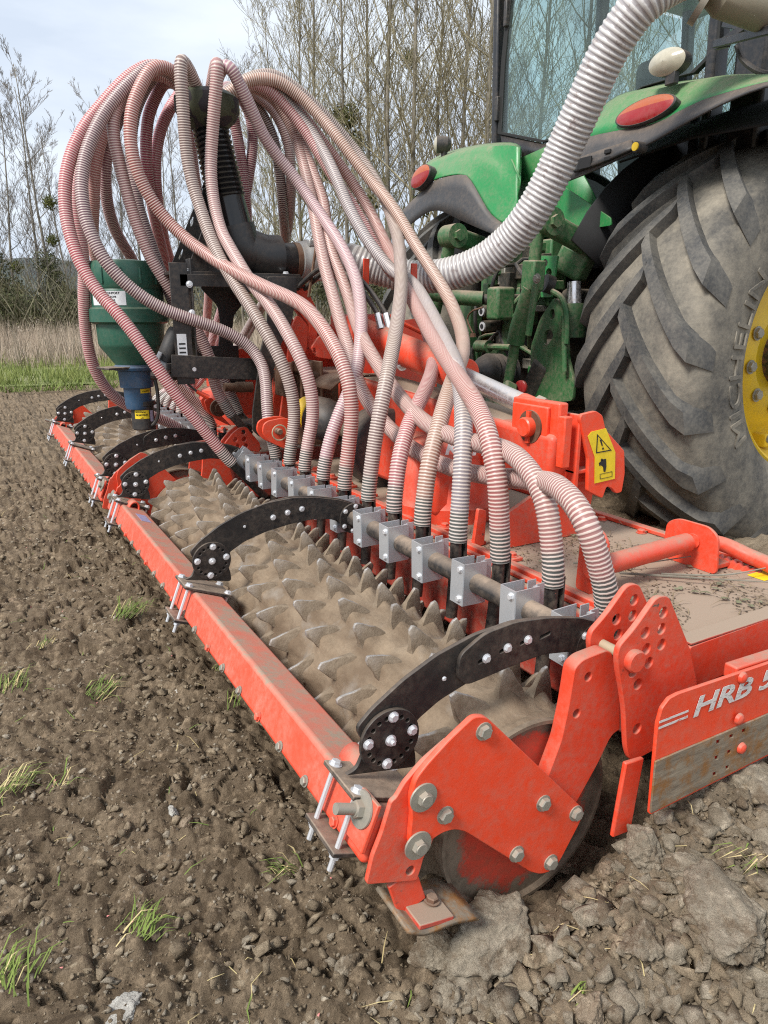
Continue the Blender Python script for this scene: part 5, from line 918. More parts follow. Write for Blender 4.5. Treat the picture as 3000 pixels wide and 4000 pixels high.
# fender control panel and knob
cpn = loft('control_panel', [[(2.165,1.918,1.778),(2.165,1.743,1.79),(2.165,1.565,1.815)], [(2.195,1.949,1.84),(2.195,1.779,1.851),(2.195,1.602,1.86)]], PLASTIC, tr, solid=.012, n=8)
for q, sz in (((2.165,1.852,1.807), (.012, .085, .05)), ((2.17,1.717,1.833), (.012, .035, .018)), ((2.165,1.711,1.802), (.012, .035, .018))): MB().box(q, sz).build('switch', LINER, cpn, bevel=.003)
kb = Vector((2.16,1.53,1.816)); MB().tube([kb + Vector((.03, 0, 0)), kb - Vector((.02, 0, 0))], .022, 16).build('knob_boss', PLASTIC, tr); MB().tube([kb - Vector((.02, 0, 0)), kb - Vector((.026, 0, 0))], .017, 16).build('knob', YELLOW, tr)
def oval_lamp(c, ax, ay, nrm, name='tail_lamp'):
    """oval lamp: amber upper part, red lower part, dark rim"""
    R3 = Matrix((Vector(ax).normalized(), Vector(ay).normalized(), Vector(nrm).normalized())).transposed(); a_, b_ = Vector(ax).length, Vector(ay).length; c = Vector(c); t = None
    def dome(lo, hi, mat, nm, par, k=1.0):
        rows = []
        for j in range(6):
            q = j / 5; rows.append([])
            for i in range(25):
                an = lo + (hi - lo) * i / 24; x, y = math.cos(an), math.sin(an)
                y0 = .12; p = Vector((x * a_ * k * q, (y0 + (y - y0) * q) * b_ * k, .02 + .018 * math.sqrt(max(0, 1 - q * q)))); rows[-1].append(c + R3 @ p)
        return MB().grid(rows).build(nm, mat, par)
    e = MB().grid([[c + R3 @ Vector((math.cos(an) * a_ * k, math.sin(an) * b_ * k, z)) for an in np.linspace(0, 2 * math.pi, 40)] for k, z in ((1.03, -.03), (1.03, .018), (1.0, .022), (.0, .018))]).build(name, PLASTIC, tr)
    dome(.12, math.pi - .12, AMBER, 'amber_lens', e); dome(math.pi - .12, 2 * math.pi + .12, REDLENS, 'red_lens', e)
    return e
l0, l1 = Vector((2.255,1.749,1.972)), Vector((2.255,1.432,1.976)); oval_lamp((l0 + l1) / 2, (l1 - l0) / 2, Vector((.02, .0, .054)), (-.93, -.12, .25))
l0, l1 = Vector((2.1,3.262,1.919)), Vector((2.1,3.048,1.947)); oval_lamp((l0 + l1) / 2 , (l1 - l0) / 2, Vector((.01, 0, .062)), (-.95, -.1, .2))
# left fender
lb = [(2.08,3.299,1.665),(2.08,3.19,1.696),(2.08,3.043,1.728),(2.08,2.914,1.714),(2.08,2.725,1.647),(2.08,2.518,1.576),(2.08,2.364,1.526)]
lm = [(2.12,3.455,1.765),(2.12,3.257,1.838),(2.12,3.039,1.899),(2.12,2.773,1.893),(2.12,2.677,1.847),(2.12,2.499,1.664),(2.12,2.373,1.591)]
loft('fender_edge', [lb, lm], FEND, tr)
lm1 = [(2.12,3.303,1.885),(2.12,3.11,1.904),(2.12,2.947,1.909),(2.12,2.773,1.893),(2.12,2.677,1.847),(2.12,2.499,1.664),(2.12,2.373,1.591)]; lt = [(2.2,3.427,1.969),(2.2,3.376,2.015),(2.2,3.262,2.029),(2.2,3.024,2.039),(2.2,2.755,2.033),(2.2,2.465,1.994),(2.2,2.364,1.964)]; 
loft('fender', [lm1, [(2.13,3.323,1.898),(2.13,3.15,1.929),(2.13,2.963,1.93),(2.13,2.766,1.909),(2.13,2.641,1.853),(2.13,2.457,1.682),(2.13,2.323,1.592)], [(2.16,3.365,1.931),(2.16,3.21,1.971),(2.16,2.986,1.977),(2.16,2.749,1.967),(2.16,2.548,1.918),(2.16,2.373,1.769),(2.16,2.312,1.656)], lt, [(2.55,3.862,2.083),(2.55,3.807,2.156),(2.55,3.643,2.183),(2.55,3.413,2.183),(2.55,3.12,2.159),(2.55,2.875,2.12),(2.55,2.783,2.082)]], GREENF, tr)
MB().grid([[(2.6,2.936,2.124),(2.6,2.842,2.084),(2.6,2.842,1.952)], [(2.15,2.371,1.903),(2.15,2.292,1.798),(2.15,2.3,1.717)]]).build('fender_side', GREENF, tr, solid=.008)
# work lamps on stalks
def work_lamp(c, d, r, parent):
    c = Vector(c); d = Vector(d).normalized(); e = MB().lathe([(r * .55, -.09), (r * .9, -.07), (r, -.02), (r, .0)], c, d, 28).build('work_lamp', PLASTIC, parent); MB().lathe([(r * .96, 0), (r * .7, .012), (r * .3, .018), (0, .019)], c, d, 28, False).build('lamp_lens', LENS, e)
    MB().box(c - d * .05 + Vector((0, 0, -r * 1.35)), (.03, .035, r * 1.1)).build('lamp_stalk', PLASTIC, e, bevel=.004); return e
work_lamp((2.3,3.312,2.166), (-.8, .5, .0), .050, tr)
wlp = Vector((2.28,1.529,2.155)); e = MB(); R3 = frame((-1, -.15, -.05), (0, 0, 1)); rows = []
for k, z in ((.6, -.10), (.95, -.06), (1.0, -.02), (1.0, 0)): rows.append([wlp + R3 @ Vector((.052 * k * math.cos(a), .085 * k * math.sin(a), z)) for a in np.linspace(0, 2 * math.pi, 30)])
e = MB().grid(rows).build('work_lamp', PLASTIC, tr); MB().grid([[wlp + R3 @ Vector((.052 * k * math.cos(a), .085 * k * math.sin(a), .03 * (1 - k * k))) for a in np.linspace(0, 2 * math.pi, 30)] for k in (1, .7, .35, .02)]).build('lamp_lens', LENS, e)
MB().box((2.3,1.51,2.101), (.03, .05, .07)).build('lamp_stalk', PLASTIC, e, bevel=.004)
# cab
m, nt, b, out = nodes('tinted_glass'); nt.nodes.remove(b)
tb = N(nt, 'ShaderNodeBsdfTransparent', {'Color': (.85, .93, .92, 1)}); gl = N(nt, 'ShaderNodeBsdfGlossy', {'Roughness': .03, 'Color': (1, 1, 1, 1)}); lw = N(nt, 'ShaderNodeLayerWeight', {'Blend': .5}); ms = N(nt, 'ShaderNodeMixShader'); df = N(nt, 'ShaderNodeBsdfDiffuse', {'Color': (.30, .36, .34, 1)}); ms2 = N(nt, 'ShaderNodeMixShader')
nt.links.new(math_(nt, 'ADD', math_(nt, 'MULTIPLY', math_(nt, 'POWER', lw.outputs['Facing'], 3.0), .35), .02), ms.inputs[0]); nt.links.new(tb.outputs[0], ms.inputs[1]); nt.links.new(gl.outputs[0], ms.inputs[2])
nt.links.new(math_(nt, 'ADD', math_(nt, 'MULTIPLY', noise_fac(nt, 3, 5, .6, .45, .75), .12), .03), ms2.inputs[0]); nt.links.new(ms.outputs[0], ms2.inputs[1]); nt.links.new(df.outputs[0], ms2.inputs[2]); nt.links.new(ms2.outputs[0], out.inputs['Surface'])
GLASS = m; CABB = paint('cab_black', (.014, .016, .020), .35, 0, .2, .3); SEAL = plain('rubber_seal', (.015, .015, .014), .7)
WIN = [(3.104,2.234),(3.095,2.607),(3.062,2.942),(3.047,3.195),(1.642,2.679),(1.594,2.434),(1.585,2.309),(1.625,2.25),(1.698,2.209),(1.802,2.216),(1.991,2.221),(2.091,2.186),(2.217,2.141),(2.343,2.099),(2.412,2.09),(2.7,2.111)]
gw = plate('rear_window', WIN, [], MYZ(2.65), .006, GLASS, tr, bevel=.0005)
cy_, cz_ = sum(p[0] for p in WIN) / len(WIN), sum(p[1] for p in WIN) / len(WIN)
BIGW = [(cy_ + (p[0] - cy_) * 1.035, cz_ + (p[1] - cz_) * 1.03) for p in WIN]
plate('window_seal', BIGW, [[(cy_ + (p[0] - cy_) * .99, cz_ + (p[1] - cz_) * .99) for p in WIN]], MYZ(2.655), .03, SEAL, tr, bevel=.002)
CYL, CYR = 3.17, 1.62                                     # cab sides
for y in (CYL, CYR - .02):
    MB().bar((2.70, y, 1.75), (2.66, y, 3.2), .05, .10, (1, 0, 0)).build('cab_pillar', CABB, tr, bevel=.012)
    MB().bar((3.55, y, 1.6), (3.50, y, 3.2), .05, .08, (1, 0, 0)).build('cab_pillar', CABB, tr, bevel=.012)
    MB().bar((4.45, y * .97 + .06, 1.5), (4.30, y * .97 + .06, 3.2), .06, .08, (1, 0, 0)).build('cab_pillar', CABB, tr, bevel=.012)
    g0 = 'side_window'; MB().grid([[(2.74, y, 1.95), (3.50, y, 1.75)], [(2.70, y, 3.15), (3.47, y, 3.15)]]).build(g0, GLASS, tr, solid=.005); MB().grid([[(3.60, y, 1.6), (4.40, y, 1.5)], [(3.54, y, 3.15), (4.27, y, 3.15)]]).build(g0, GLASS, tr, solid=.005)
    MB().box((3.5, y, 1.55), (1.7, .05, .40)).build('cab_side', CABB, tr, bevel=.01)
MB().grid([[(4.46, CYL - .05, 1.5), (4.46, CYR + .05, 1.5)], [(4.31, CYL - .05, 3.15), (4.31, CYR + .05, 3.15)]]).build('windscreen', GLASS, tr, solid=.005)
MB().box((3.5, YC, 3.28), (2.0, 1.75, .18)).build('cab_roof', GREEN, tr, bevel=.05)
MB().box((3.5, YC, 1.42), (1.9, 1.5, .10)).build('cab_floor', CABB, tr)
MB().grid([[(2.66,3.116,2.221),(2.66,2.709,2.094),(2.66,2.3,2.046)], [(2.62,3.025,2.087),(2.62,2.677,2.002),(2.62,2.235,1.962)]]).build('cab_sill', CABB, tr, solid=.02)
# seat and console seen through the glass
seat = MB().box((3.15, 2.30, 2.02), (.16, .52, .62), Matrix.Rotation(-.15, 3, 'Y')).box((3.38, 2.30, 1.72), (.50, .52, .16)).build('seat', plain('seat_cloth', (.02, .025, .028), .9), tr, bevel=.07, seg=3); MB().box((3.12, 2.30, 2.42), (.10, .30, .18)).build('headrest', plain('headrest_cloth', (.02, .025, .028), .9), seat, bevel=.04, seg=3)
MB().box((3.0, 1.80, 1.85), (.5, .16, .5)).build('console', CABB, tr, bevel=.04)
MB().lathe([(.17, 0), (.19, .02), (.17, .04)], (3.95, 2.38, 2.1), (-.6, 0, .8), 24, False).build('steering_wheel', CABB, tr)
# latches on the left cab edge, right-hand post, hinges and grab frame
for q in ((1098,35), (1087,95), (1078,238)): pass
for q in [(2.64,3.079,2.873),(2.64,3.134,2.37)]: MB().box(q, (.04, .03, .14)).build('hinge', PLASTIC, tr, bevel=.006)
MB().box((2.72, 1.42, 2.45), (.10, .16, 1.5)).build('rear_post', CABB, tr, bevel=.02)
for a_, b_ in (((2.45,1.431,2.221), (2.2,0.946,2.102)), ((2.45,1.398,2.217), (2.4,1.185,2.246)), ((2.5,1.436,2.307), (2.3,1.011,2.116)), ((2.47,1.438,2.218), (2.45,1.364,2.207))): MB().bar(a_, b_, .02, .03).build('grab_frame', CABB, tr, bevel=.003)
cb3, _l = crom([(2.5,1.363,2.205), (2.5,1.326,2.141), (2.5,1.245,2.078), (2.5,1.141,2.035)], 14); MB().tube(cb3, .012, 8).build('cable', PLASTIC, tr)
# green body panel under the window
MB().grid([[(2.45,2.688,1.988),(2.45,2.596,1.44)], [(2.5,2.292,2.05),(2.5,2.297,1.567)], [(2.45,2.144,1.82),(2.45,1.924,1.548)]]).build('rear_panel', GREEN, tr, solid=.01)
plate('lower_panel', [(2.481,1.741),(2.243,1.778),(2.139,1.763),(1.791,1.572),(1.781,1.536),(2.033,1.533),(2.241,1.556),(2.473,1.525)], [], MYZ(2.30), .01, GREEN, tr, r=.01)
for q in [(2.28,2.159,1.593),(2.28,1.986,1.527)]: MB().box(q, (.006, .05, .05)).build('tab', GREEN, tr, bevel=.004)
# transmission, axle
MB().box((2.75, YC, .95), (.85, .62, .62)).build('transmission', DARKG, tr, bevel=.04); MB().tube([(AX_, 1.25, AZ), (AX_, 3.5, AZ)], .15, 20).build('rear_axle', DARKG, tr)
MB().box((2.33, YC + .08, 1.34), (.12, .60, .34)).build('valve_block', GREEND, tr, bevel=.01)
MB().box((4.6, YC, 1.45), (2.2, .9, .75)).build('bonnet', GREEN, tr, bevel=.12)
MB().box((3.6, YC, .8), (2.6, .5, .4)).build('chassis', DARKG, tr, bevel=.03)
for k in range(26):
    rr = random.Random(k); y = YC - .30 + .62 * rr.random(); z = .75 + .75 * rr.random(); MB().box((2.24 + .05 * rr.random(), y, z), (.06 + .08 * rr.random(), .03 + .08 * rr.random(), .03 + .07 * rr.random())).build('valve_part', (GREEND, DARKG, GREEND, BOLTD)[k % 4], tr, bevel=.006)
for k in range(12):
    rr = random.Random(50 + k); y = YC - .28 + .5 * rr.random(); z = .95 + .5 * rr.random(); hp, _l = crom([(2.25, y, z), (2.12, y + .05 * rr.uniform(-1, 1), z - .03), (2.12, y + .12 * rr.uniform(-1, 1), z - .18), (2.25, y + .15 * rr.uniform(-1, 1), z - .32)], 14); MB().tube(hp, .011, 8).build('hydraulic_line', (PLASTIC, GREEND, DARKG)[k % 3], tr)
for q in ((627,692), (637,790)): pass
for q in [(2,2.379,1.143),(2,2.368,1.065)]:
    q = Vector(q); cp_ = MB().tube([q + Vector((.25, -.0, .02)), q], .030, 18).build('hydraulic_coupler', DARKG, tr); MB().lathe([(.024, 0), (.024, .006)], q, (-1, 0, 0), 16).build('coupler_face', BOLT, cp_); MB().lathe([(.013, .004), (.013, .009)], q, (-1, 0, 0), 12).build('coupler_hole', LINER, cp_)
wp, _l = crom([(1.95,2.308,1.163),(1.95,2.403,1.144),(1.95,2.443,1.104),(1.95,2.412,1.055),(1.95,2.389,1.031)], 12); MB().tube(wp, .005, 6).build('cap_cord', RUST, tr); MB().lathe([(.014, 0), (.018, .02)], (1.95,2.385,1.029), (0, 0, -1), 10).build('dust_cap', RUST, tr)
# rockshaft lift arms and lift rods
def liftarm(tip, root, nm='lift_arm'):
    tip, root = Vector(tip), Vector(root); dd = (root - tip).normalized(); a = MB().bar(tip, root, .07, .10).build(nm, GREEND, tr, bevel=.02, seg=3)
    MB().lathe([(.062, -.055), (.062, .055)], tip, (0, 1, 0), 24).build('arm_eye', GREEND, a); MB().lathe([(.03, -.075), (.03, .075)], tip, (0, 1, 0), 6).build('arm_pin', GREEND, a); return a
liftarm((2,1.902,1.544), (2.35,1.905,1.432)); liftarm((1.9,2.531,1.533), (2.3,2.701,1.495))
MB().bar((2.25,2.059,1.417), (2.3,1.919,1.344), .12, .14).build('lift_bracket', GREEND, tr, bevel=.02)
lr = [Vector(q) for q in [(1.97,1.925,1.514),(1.97,1.94,1.377),(1.97,1.947,1.25),(1.97,2.035,1.061),(1.97,2.053,0.984),(1.97,2.099,0.771)]]
rod = MB().tube([lr[0], lr[1]], .030, 14).build('lift_rod', GREEND, tr)
MB().bar(lr[1], lr[2] + (lr[2] - lr[1]) * .1, .09, .075, (1, 0, 0)).build('rod_sleeve', GREEND, rod, bevel=.008); MB().tube([lr[2], lr[3], lr[4]], [.046, .044, .044], 18).build('rod_body', GREEND, rod); MB().tube([lr[4], lr[5]], .026, 14).build('rod_screw', GREEND, rod)
MB().bar((1.93,1.871,1.296), (1.93,1.91,1.026), .022, .03).build('adjusting_bar', GREEND, rod, bevel=.005)
bolt(rod, (1.9,1.833,1.288), (-1, 0, 0), .018, BOLTD)
MB().bar((1.95,2.075,0.774), (1.85,1.989,0.616), .10, .07, (1, 0, 0)).build('lower_link', GREEND, tr, bevel=.012)
MB().bar((2,2.264,0.715), (1.95,2.207,0.632), .06, .05, (1, 0, 0)).build('link_yoke', GREEND, tr, bevel=.01)
MB().tube([(1.9,2.552,1.531), (1.9,2.591,1.39), (1.9,2.69,1.137)], .034, 14).build('lift_rod', GREEND, tr)
tl = MB().tube([(1.75,2.588,1.238), (1.9,2.509,1.218), (2.02,2.403,1.209)], [.030, .040, .040], 14).build('top_link', GREEND, tr); MB().tube([(2.02,2.431,1.209), (2.05,2.36,1.204)], .028, 12).build('top_link_thread', DARKG, tl)
MB().box((2.05,2.286,1.183), (.12, .10, .17)).build('top_link_bracket', GREEND, tr, bevel=.015)
for q, s_ in (((2.15,2.681,0.978), (.10, .10, .48)), ((2.15,2.311,0.997), (.10, .05, .40))): MB().box(q, s_).build('hitch_upright', GREEND, tr, bevel=.012)
sp_, _l = crom([(2.08,2.525,0.954),(2.08,2.222,0.957)], 30); MB().tube(sp_, .017, 10).build('cross_shaft', GREEND, tr); MB().tube([sp_[i] for i in range(0, 12)], [.028 + .006 * (i % 2) for i in range(12)], 14).build('shaft_spring', GREEND, tr)
MB().box((2.2,2.532,0.885), (.04, .30, .13)).build('drawbar_plate', GREEND, tr, bevel=.01)
plate('sway_plate', [(2.096,0.964),(2.037,1.105),(1.944,1.209),(1.876,1.179),(1.843,1.062),(1.818,0.915),(1.765,0.807),(1.767,0.716),(1.999,0.677),(2.077,0.742)], [fillet([(1.971,1.143),(1.939,1.157),(1.926,1.113),(1.962,1.098)], .02), fillet([(1.997,1.045),(1.952,1.057),(1.927,1.023),(1.968,0.977),(1.997,0.983)], .02)], MYZ(2.12), .02, GREEND, tr, r=.02)
MB().tube([(2.2,1.891,1.179), (2.2,1.885,1.016)], .062, 22).build('lift_cylinder', GREEND, tr); MB().tube([(2.2,1.904,1.282), (2.2,1.89,1.172)], .034, 18).build('lift_ram', CHROME, tr)
hl_, _l = crom([(2.08,1.925,1.237),(2.08,1.858,1.207),(2.08,1.82,1.142),(2.08,1.807,1.063),(2.08,1.805,0.991)], 16); MB().tube(hl_, .014, 8).build('hydraulic_line', GREEND, tr)
MB().tube([(2.08,1.833,1.121), (2.08,1.803,0.858)], .013, 10).build('hydraulic_line', GREEND, tr)
plate('valve_plate', [(2.11,1.416),(1.962,1.406),(1.988,1.21),(2.11,1.212)], [(*[(2.049,1.377)][0], .018), (*[(2.019,1.328)][0], .022)], MYZ(2.14), .012, GREENF, tr, r=.008)
MB().tube([(2.1,2.007,1.28) , (2.14,1.994,1.269)], .045, 18).build('solenoid', PLASTIC, tr)
MB().lathe([(.036, 0), (.036, .012), (.030, .016)], (2,2.02,0.767), (-1, -.2, 0), 24).build('red_knob', REDLENS, tr)
bt = Vector((2.05,2.274,0.824)); MB().tube([bt + Vector((-.16 + .02 * k, .004 * k, .012 - .001 * k)) for k in range(14)], [.03, .045, .065, .08] + [.085 + .010 * (k % 2) for k in range(10)], 22).build('rubber_bellows', PLASTIC, tr)
MB().box((2.15,2.066,0.782), (.10, .12, .24), Matrix.Rotation(.5, 3, 'X')).build('drawbar_frame', DARKG, tr, bevel=.02)
MB().box((2.05,2.058,0.602), (.12, .40, .10)).build('drawbar_support', GREEND, tr, bevel=.015)


# ================================================================ TREES
def bark(name, a, b2):
    m, nt, b, _ = nodes(name); f = noise_fac(nt, 2.5, 6, .7, .35, .65); nt.links.new(mix(nt, f, a, b2), b.inputs['Base Color']); b.inputs['Roughness'].default_value = .9; return m
BARK = bark('grey_brown_bark', (.12, .105, .08), (.26, .235, .19)); TWIG = bark('olive_twigs', (.15, .13, .085), (.31, .275, .17)); TWIGL = bark('grey_twigs', (.14, .125, .11), (.27, .25, .225))
LEAFM = bark('mistletoe_leaf', (.045, .06, .012), (.13, .13, .03)); IVY = bark('ivy_leaf', (.035, .042, .016), (.10, .105, .04)); SHRUBT = bark('mossy_shrub_twigs', (.09, .085, .04), (.21, .19, .095))
def grow(H, seed, r0, spread, nl, twigs, lean=.0, start=.12, bud=0):
    """bare upright tree: returns trunk MB and crown MB"""
    rr = random.Random(seed); tk = MB(); cr_ = MB(); P = []; x = y = 0; dx, dy = rr.uniform(-lean, lean), rr.uniform(-lean, lean)
    n = 12
    for i in range(n + 1):
        z = H * i / n; P.append(Vector((x, y, z))); dx += rr.uniform(-.04, .04); dy += rr.uniform(-.04, .04); x += dx * H / n; y += dy * H / n
    tk.tube(P, [r0 * (1 - .93 * (i / n) ** .9) + .012 for i in range(n + 1)], 6)
    def branch(p, d, L, r, lev):
        m_ = 5 if lev < 2 else 3; pts = [p]; q = d.copy()
        for i in range(m_):
            q = (q + Vector((rr.uniform(-.2, .2), rr.uniform(-.2, .2), .10 + rr.uniform(-.05, .15)))).normalized(); pts.append(pts[-1] + q * L / m_)
        cr_.tube(pts, [max(.009, r * (1 - .8 * i / m_)) for i in range(m_ + 1)], 4 if lev < 2 else 3, False)
        if lev >= 3: 
            if bud:
                for _ in range(bud):
                    c = pts[rr.randrange(1, len(pts))] + Vector((rr.uniform(-.08, .08), rr.uniform(-.08, .08), rr.uniform(-.05, .1))); s_ = rr.uniform(.02, .05); u = Vector((rr.uniform(-1, 1), rr.uniform(-1, 1), rr.uniform(-1, 1))).normalized() * s_; w_ = Vector((rr.uniform(-1, 1), rr.uniform(-1, 1), rr.uniform(-1, 1))).normalized() * s_
                    cr_.add([c - u, c + w_, c + u], [(0, 1, 2)])
            return
        k = (nl if lev == 0 else (7 if lev == 1 else twigs))
        for i in range(k):
            t = rr.uniform(.22, 1); j = min(int(t * m_), m_ - 1); base = pts[j].lerp(pts[j + 1], t * m_ - j); dd = (pts[j + 1] - pts[j]).normalized()
            side = dd.orthogonal(); side.rotate(Quaternion(dd, rr.uniform(0, 6.28))); an = rr.uniform(.4, .85); nd = (dd * math.cos(an) + side * math.sin(an) + Vector((0, 0, .18))).normalized()
            branch(base, nd, L * rr.uniform(.30, .52) * (1.15 - .5 * t), r * .42, lev + 1)
    nlimb = int(H * 1.5)
    for i in range(nlimb):
        t = start + (1 - start) * ((i + rr.random()) / nlimb) ** 1.05; z = min(t * n, n - .01); j = int(z); base = P[j].lerp(P[j + 1], z - j); az = i * 2.4 + rr.uniform(-.5, .5); el = rr.uniform(.55, 1.2)
        d_ = Vector((math.cos(az) * math.cos(el), math.sin(az) * math.cos(el), math.sin(el))); branch(base, d_, H * spread * (1.12 - .75 * t) * rr.uniform(.7, 1.1), r0 * .36 * (1.1 - .8 * t), 1)
    return tk, cr_
def ball(rad, n, leaf, seed):
    rr = random.Random(seed); mb = MB()
    for _ in range(n):
        d_ = Vector((rr.gauss(0, 1), rr.gauss(0, 1), rr.gauss(0, 1))).normalized(); p = d_ * rad * rr.random() ** .45; u = Vector((rr.uniform(-1, 1), rr.uniform(-1, 1), rr.uniform(-1, 1))).normalized(); v = u.cross(d_).normalized() if abs(u.dot(d_)) < .95 else Vector((1, 0, 0)); mb.add([p - v * leaf * .3, p + u * leaf, p + v * leaf * .3], [(0, 1, 2)])
    return mb
VAR = []
for i, (H, sd, r0, sp, nl, tw, bd, bm) in enumerate(((25, 1, .17, .33, 6, 7, 1, TWIG), (23, 2, .13, .36, 6, 7, 1, TWIG), (26, 3, .15, .34, 6, 7, 1, TWIG), (15, 4, .10, .30, 6, 7, 0, TWIGL), (14, 5, .10, .32, 6, 7, 0, TWIGL), (9, 6, .08, .36, 6, 7, 1, SHRUBT))):
    a, c = grow(H, sd, r0, sp, nl, tw, .03, .08 if i != 5 else .04, bd); ma = a.mesh('trunk', 180); mc = bpy.data.meshes.new('crown'); mc.from_pydata(c.v, [], c.f); ma.materials.append(BARK); mc.materials.append(bm); VAR.append((ma, mc, H))
MIS = ball(.55, 420, .16, 3).mesh('mistletoe', 0); MIS.materials.append(LEAFM); IVB = ball(.9, 700, .16, 4).mesh('ivy', 0); IVB.materials.append(IVY)
def tree(xy, v, sc, lab, name='bare_tree', group='bare trees along the field edge', mis=(), ivy=()):
    t = thing(name, lab, 'tree', (xy[0], xy[1], 0), group); wm = Matrix.Translation((xy[0], xy[1], -.1)) @ Matrix.Rotation(random.uniform(0, 6.28), 4, 'Z') @ Matrix.Diagonal((sc, sc, sc, 1))
    put('trunk', VAR[v][0], BARK, t, wm); put('crown', VAR[v][1], TWIG, t, wm)
    for (dx, z, s_) in mis: put('mistletoe', MIS, LEAFM, t, Matrix.Translation((xy[0] + dx * .85, xy[1] - dx * .5, z)) @ Matrix.Diagonal((s_, s_, s_, 1)))
    for (dx, z, s_) in ivy: put('ivy_clump', IVB, IVY, t, Matrix.Translation((xy[0] + dx * .85, xy[1] - dx * .5, z)) @ Matrix.Diagonal((s_, s_, s_ * 1.2, 1)))['kind'] = 'stuff'
    return t
RIGHT = [
 ((20.151,57.643), 3, 1.25, 'slim bare tree behind the hoses at the left edge of the tall stand', (), ()),
 ((18.473,47.601), 1, .85, 'bare tree rising just right of the hose arch', (), ((.2, 4, .8),)),
 ((18.529,43.256), 0, .92, 'tall bare tree between the hose arch and the mistletoe clumps', (), ((0, 3, .9),)),
 ((18.074,39.078), 2, .95, 'tall bare tree left of the big mistletoe clump', ((.6, 9.0, 1.3),), ()),
 ((18.463,36.669), 1, 1.0, 'bare tree carrying the big dark mistletoe clumps', ((.1, 11.2, 1.5), (.5, 10.0, 1.2)), ()),
 ((21.49,39.599), 0, 1.0, 'bare tree just right of the big mistletoe clumps', (), ()),
 ((19.552,33.809), 2, 1.0, 'thick trunked bare tree left of the far fender lamp', ((1.0, 13.4, .9), (-1.2, 6.6, 1.2)), ()),
 ((19.495,31.515), 0, 1.0, 'bare tree whose trunk rises above the far tail lamp', ((.5, 6.4, 1.1),), ()),
 ((23.186,35.092), 1, 1.02, 'bare tree behind the far fender work lamp', (), ()),
 ((22.57,31.884), 2, 1.0, 'bare tree between the far work lamp and the cab', (), ()),
 ((21.864,28.686), 0, .98, 'bare tree nearest the left edge of the cab', (), ()),
 ((27.518,34.426), 1, 1.05, 'bare tree half hidden by the left edge of the cab', (), ()),
 ((28.382,32.412), 2, 1.0, 'bare tree seen through the left part of the rear window', (), ()),
 ((27.954,28.742), 0, 1.0, 'bare tree seen through the rear window left of the air hose', (), ()),
 ((32.468,29.86), 1, 1.0, 'bare tree seen through the rear window right of the air hose', (), ()),
 ((31.684,26.223), 2, 1.0, 'bare tree seen through the rear window above the near work lamp', (), ()),
 ((36.146,27.051), 0, 1.0, 'bare tree seen through the right part of the rear window', (), ()),
 ((36.263,23.436), 1, 1.0, 'bare tree at the right edge beyond the cab post', (), ()),
]
LEFT = [
 ((0.651,47.148), 4, .95, 'bare tree with ivy at the left edge of the picture', ((.4, 7.3, .9), (.5, 6.6, .8)), ((.6, 3.6, 1.2), (.3, 2.4, 1.2))),
 ((2.155,51.096), 3, .92, 'bare tree second from the left edge', ((.6, 4.0, .8),), ((.2, 2.4, 1.1),)),
 ((3.925,53.987), 4, 1.05, 'bushy topped bare tree left of the outermost hose', (), ((1.0, 2.4, .9),)),
 ((4.021,45.949), 3, .95, 'bare tree with dark ivy clumps close to the outermost hose', ((.5, 7.2, .8), (.4, 5.2, .7)), ((-.1, 3.9, .9), (.2, 3.1, .8), (.5, 2.0, 1.0))),
 ((6.345,56.763), 4, .9, 'bare tree half hidden by the outermost hose', (), ()),
 ((6.883,48.622), 3, .9, 'bare tree seen between the leftmost hoses', ((.3, 4.4, .6),), ((0, 1.6, 1.0),)),
 ((9.195,54.326), 4, .95, 'bare tree seen above the hopper', (), ((0, 3.4, .7),)),
 ((9.714,48.12), 3, .9, 'bare tree seen through the arch of hoses', (), ()),
 ((12.885,57.663), 4, 1.0, 'slender bare tree behind the middle hoses', (), ()),
 ((12.519,49.521), 3, .95, 'bare tree just left of the black column', (), ((.2, 2.5, 1.0),)),
 ((15.461,51.813), 4, 1.0, 'bare tree hidden partly by the black column', (), ()),
 ((15.306,46.618), 3, 1.0, 'bare tree between the black column and the falling hoses', (), ((0, 3.0, 1.2),)),
]
for L_ in (RIGHT, LEFT):
    for xy, v, sc, lab, mi, iv in L_: tree(xy, v, sc, lab, mis=mi, ivy=iv)
# mossy shrubs behind the machine
SH = [((9.823,29.472), 'mossy olive shrub seen right of the black column'), ((10.043,27.271), 'mossy olive shrub seen behind the stub pipe'), ((11.37,27.825), 'mossy olive shrub seen between the falling hoses'), ((13.166,29.227), 'mossy olive shrub behind the hook rod'), ((15.294,28.171), 'mossy olive shrub left of the far fender'), ((18.099,30.023), 'mossy olive shrub behind the far tail lamp'),
 ((2.423,43.067), 'tangled grey shrub at the foot of the left trees'), ((4.142,40.91), 'tangled shrub below the outermost hose'), ((1.159,39.128), 'tangled shrub at the left picture edge')]
for k, (xy, lab) in enumerate(SH): tree(xy, 5, (.72 if k < 6 else .40), lab, 'shrub', 'shrubs at the foot of the trees', (), ((.3, 1.5, .9), (-.5, .9, .8)) if k > 5 else ((.3, 2.2, .7),))
for o in [q for q in COL.objects if q.name.startswith('shrub')]: o['category'] = 'shrub'
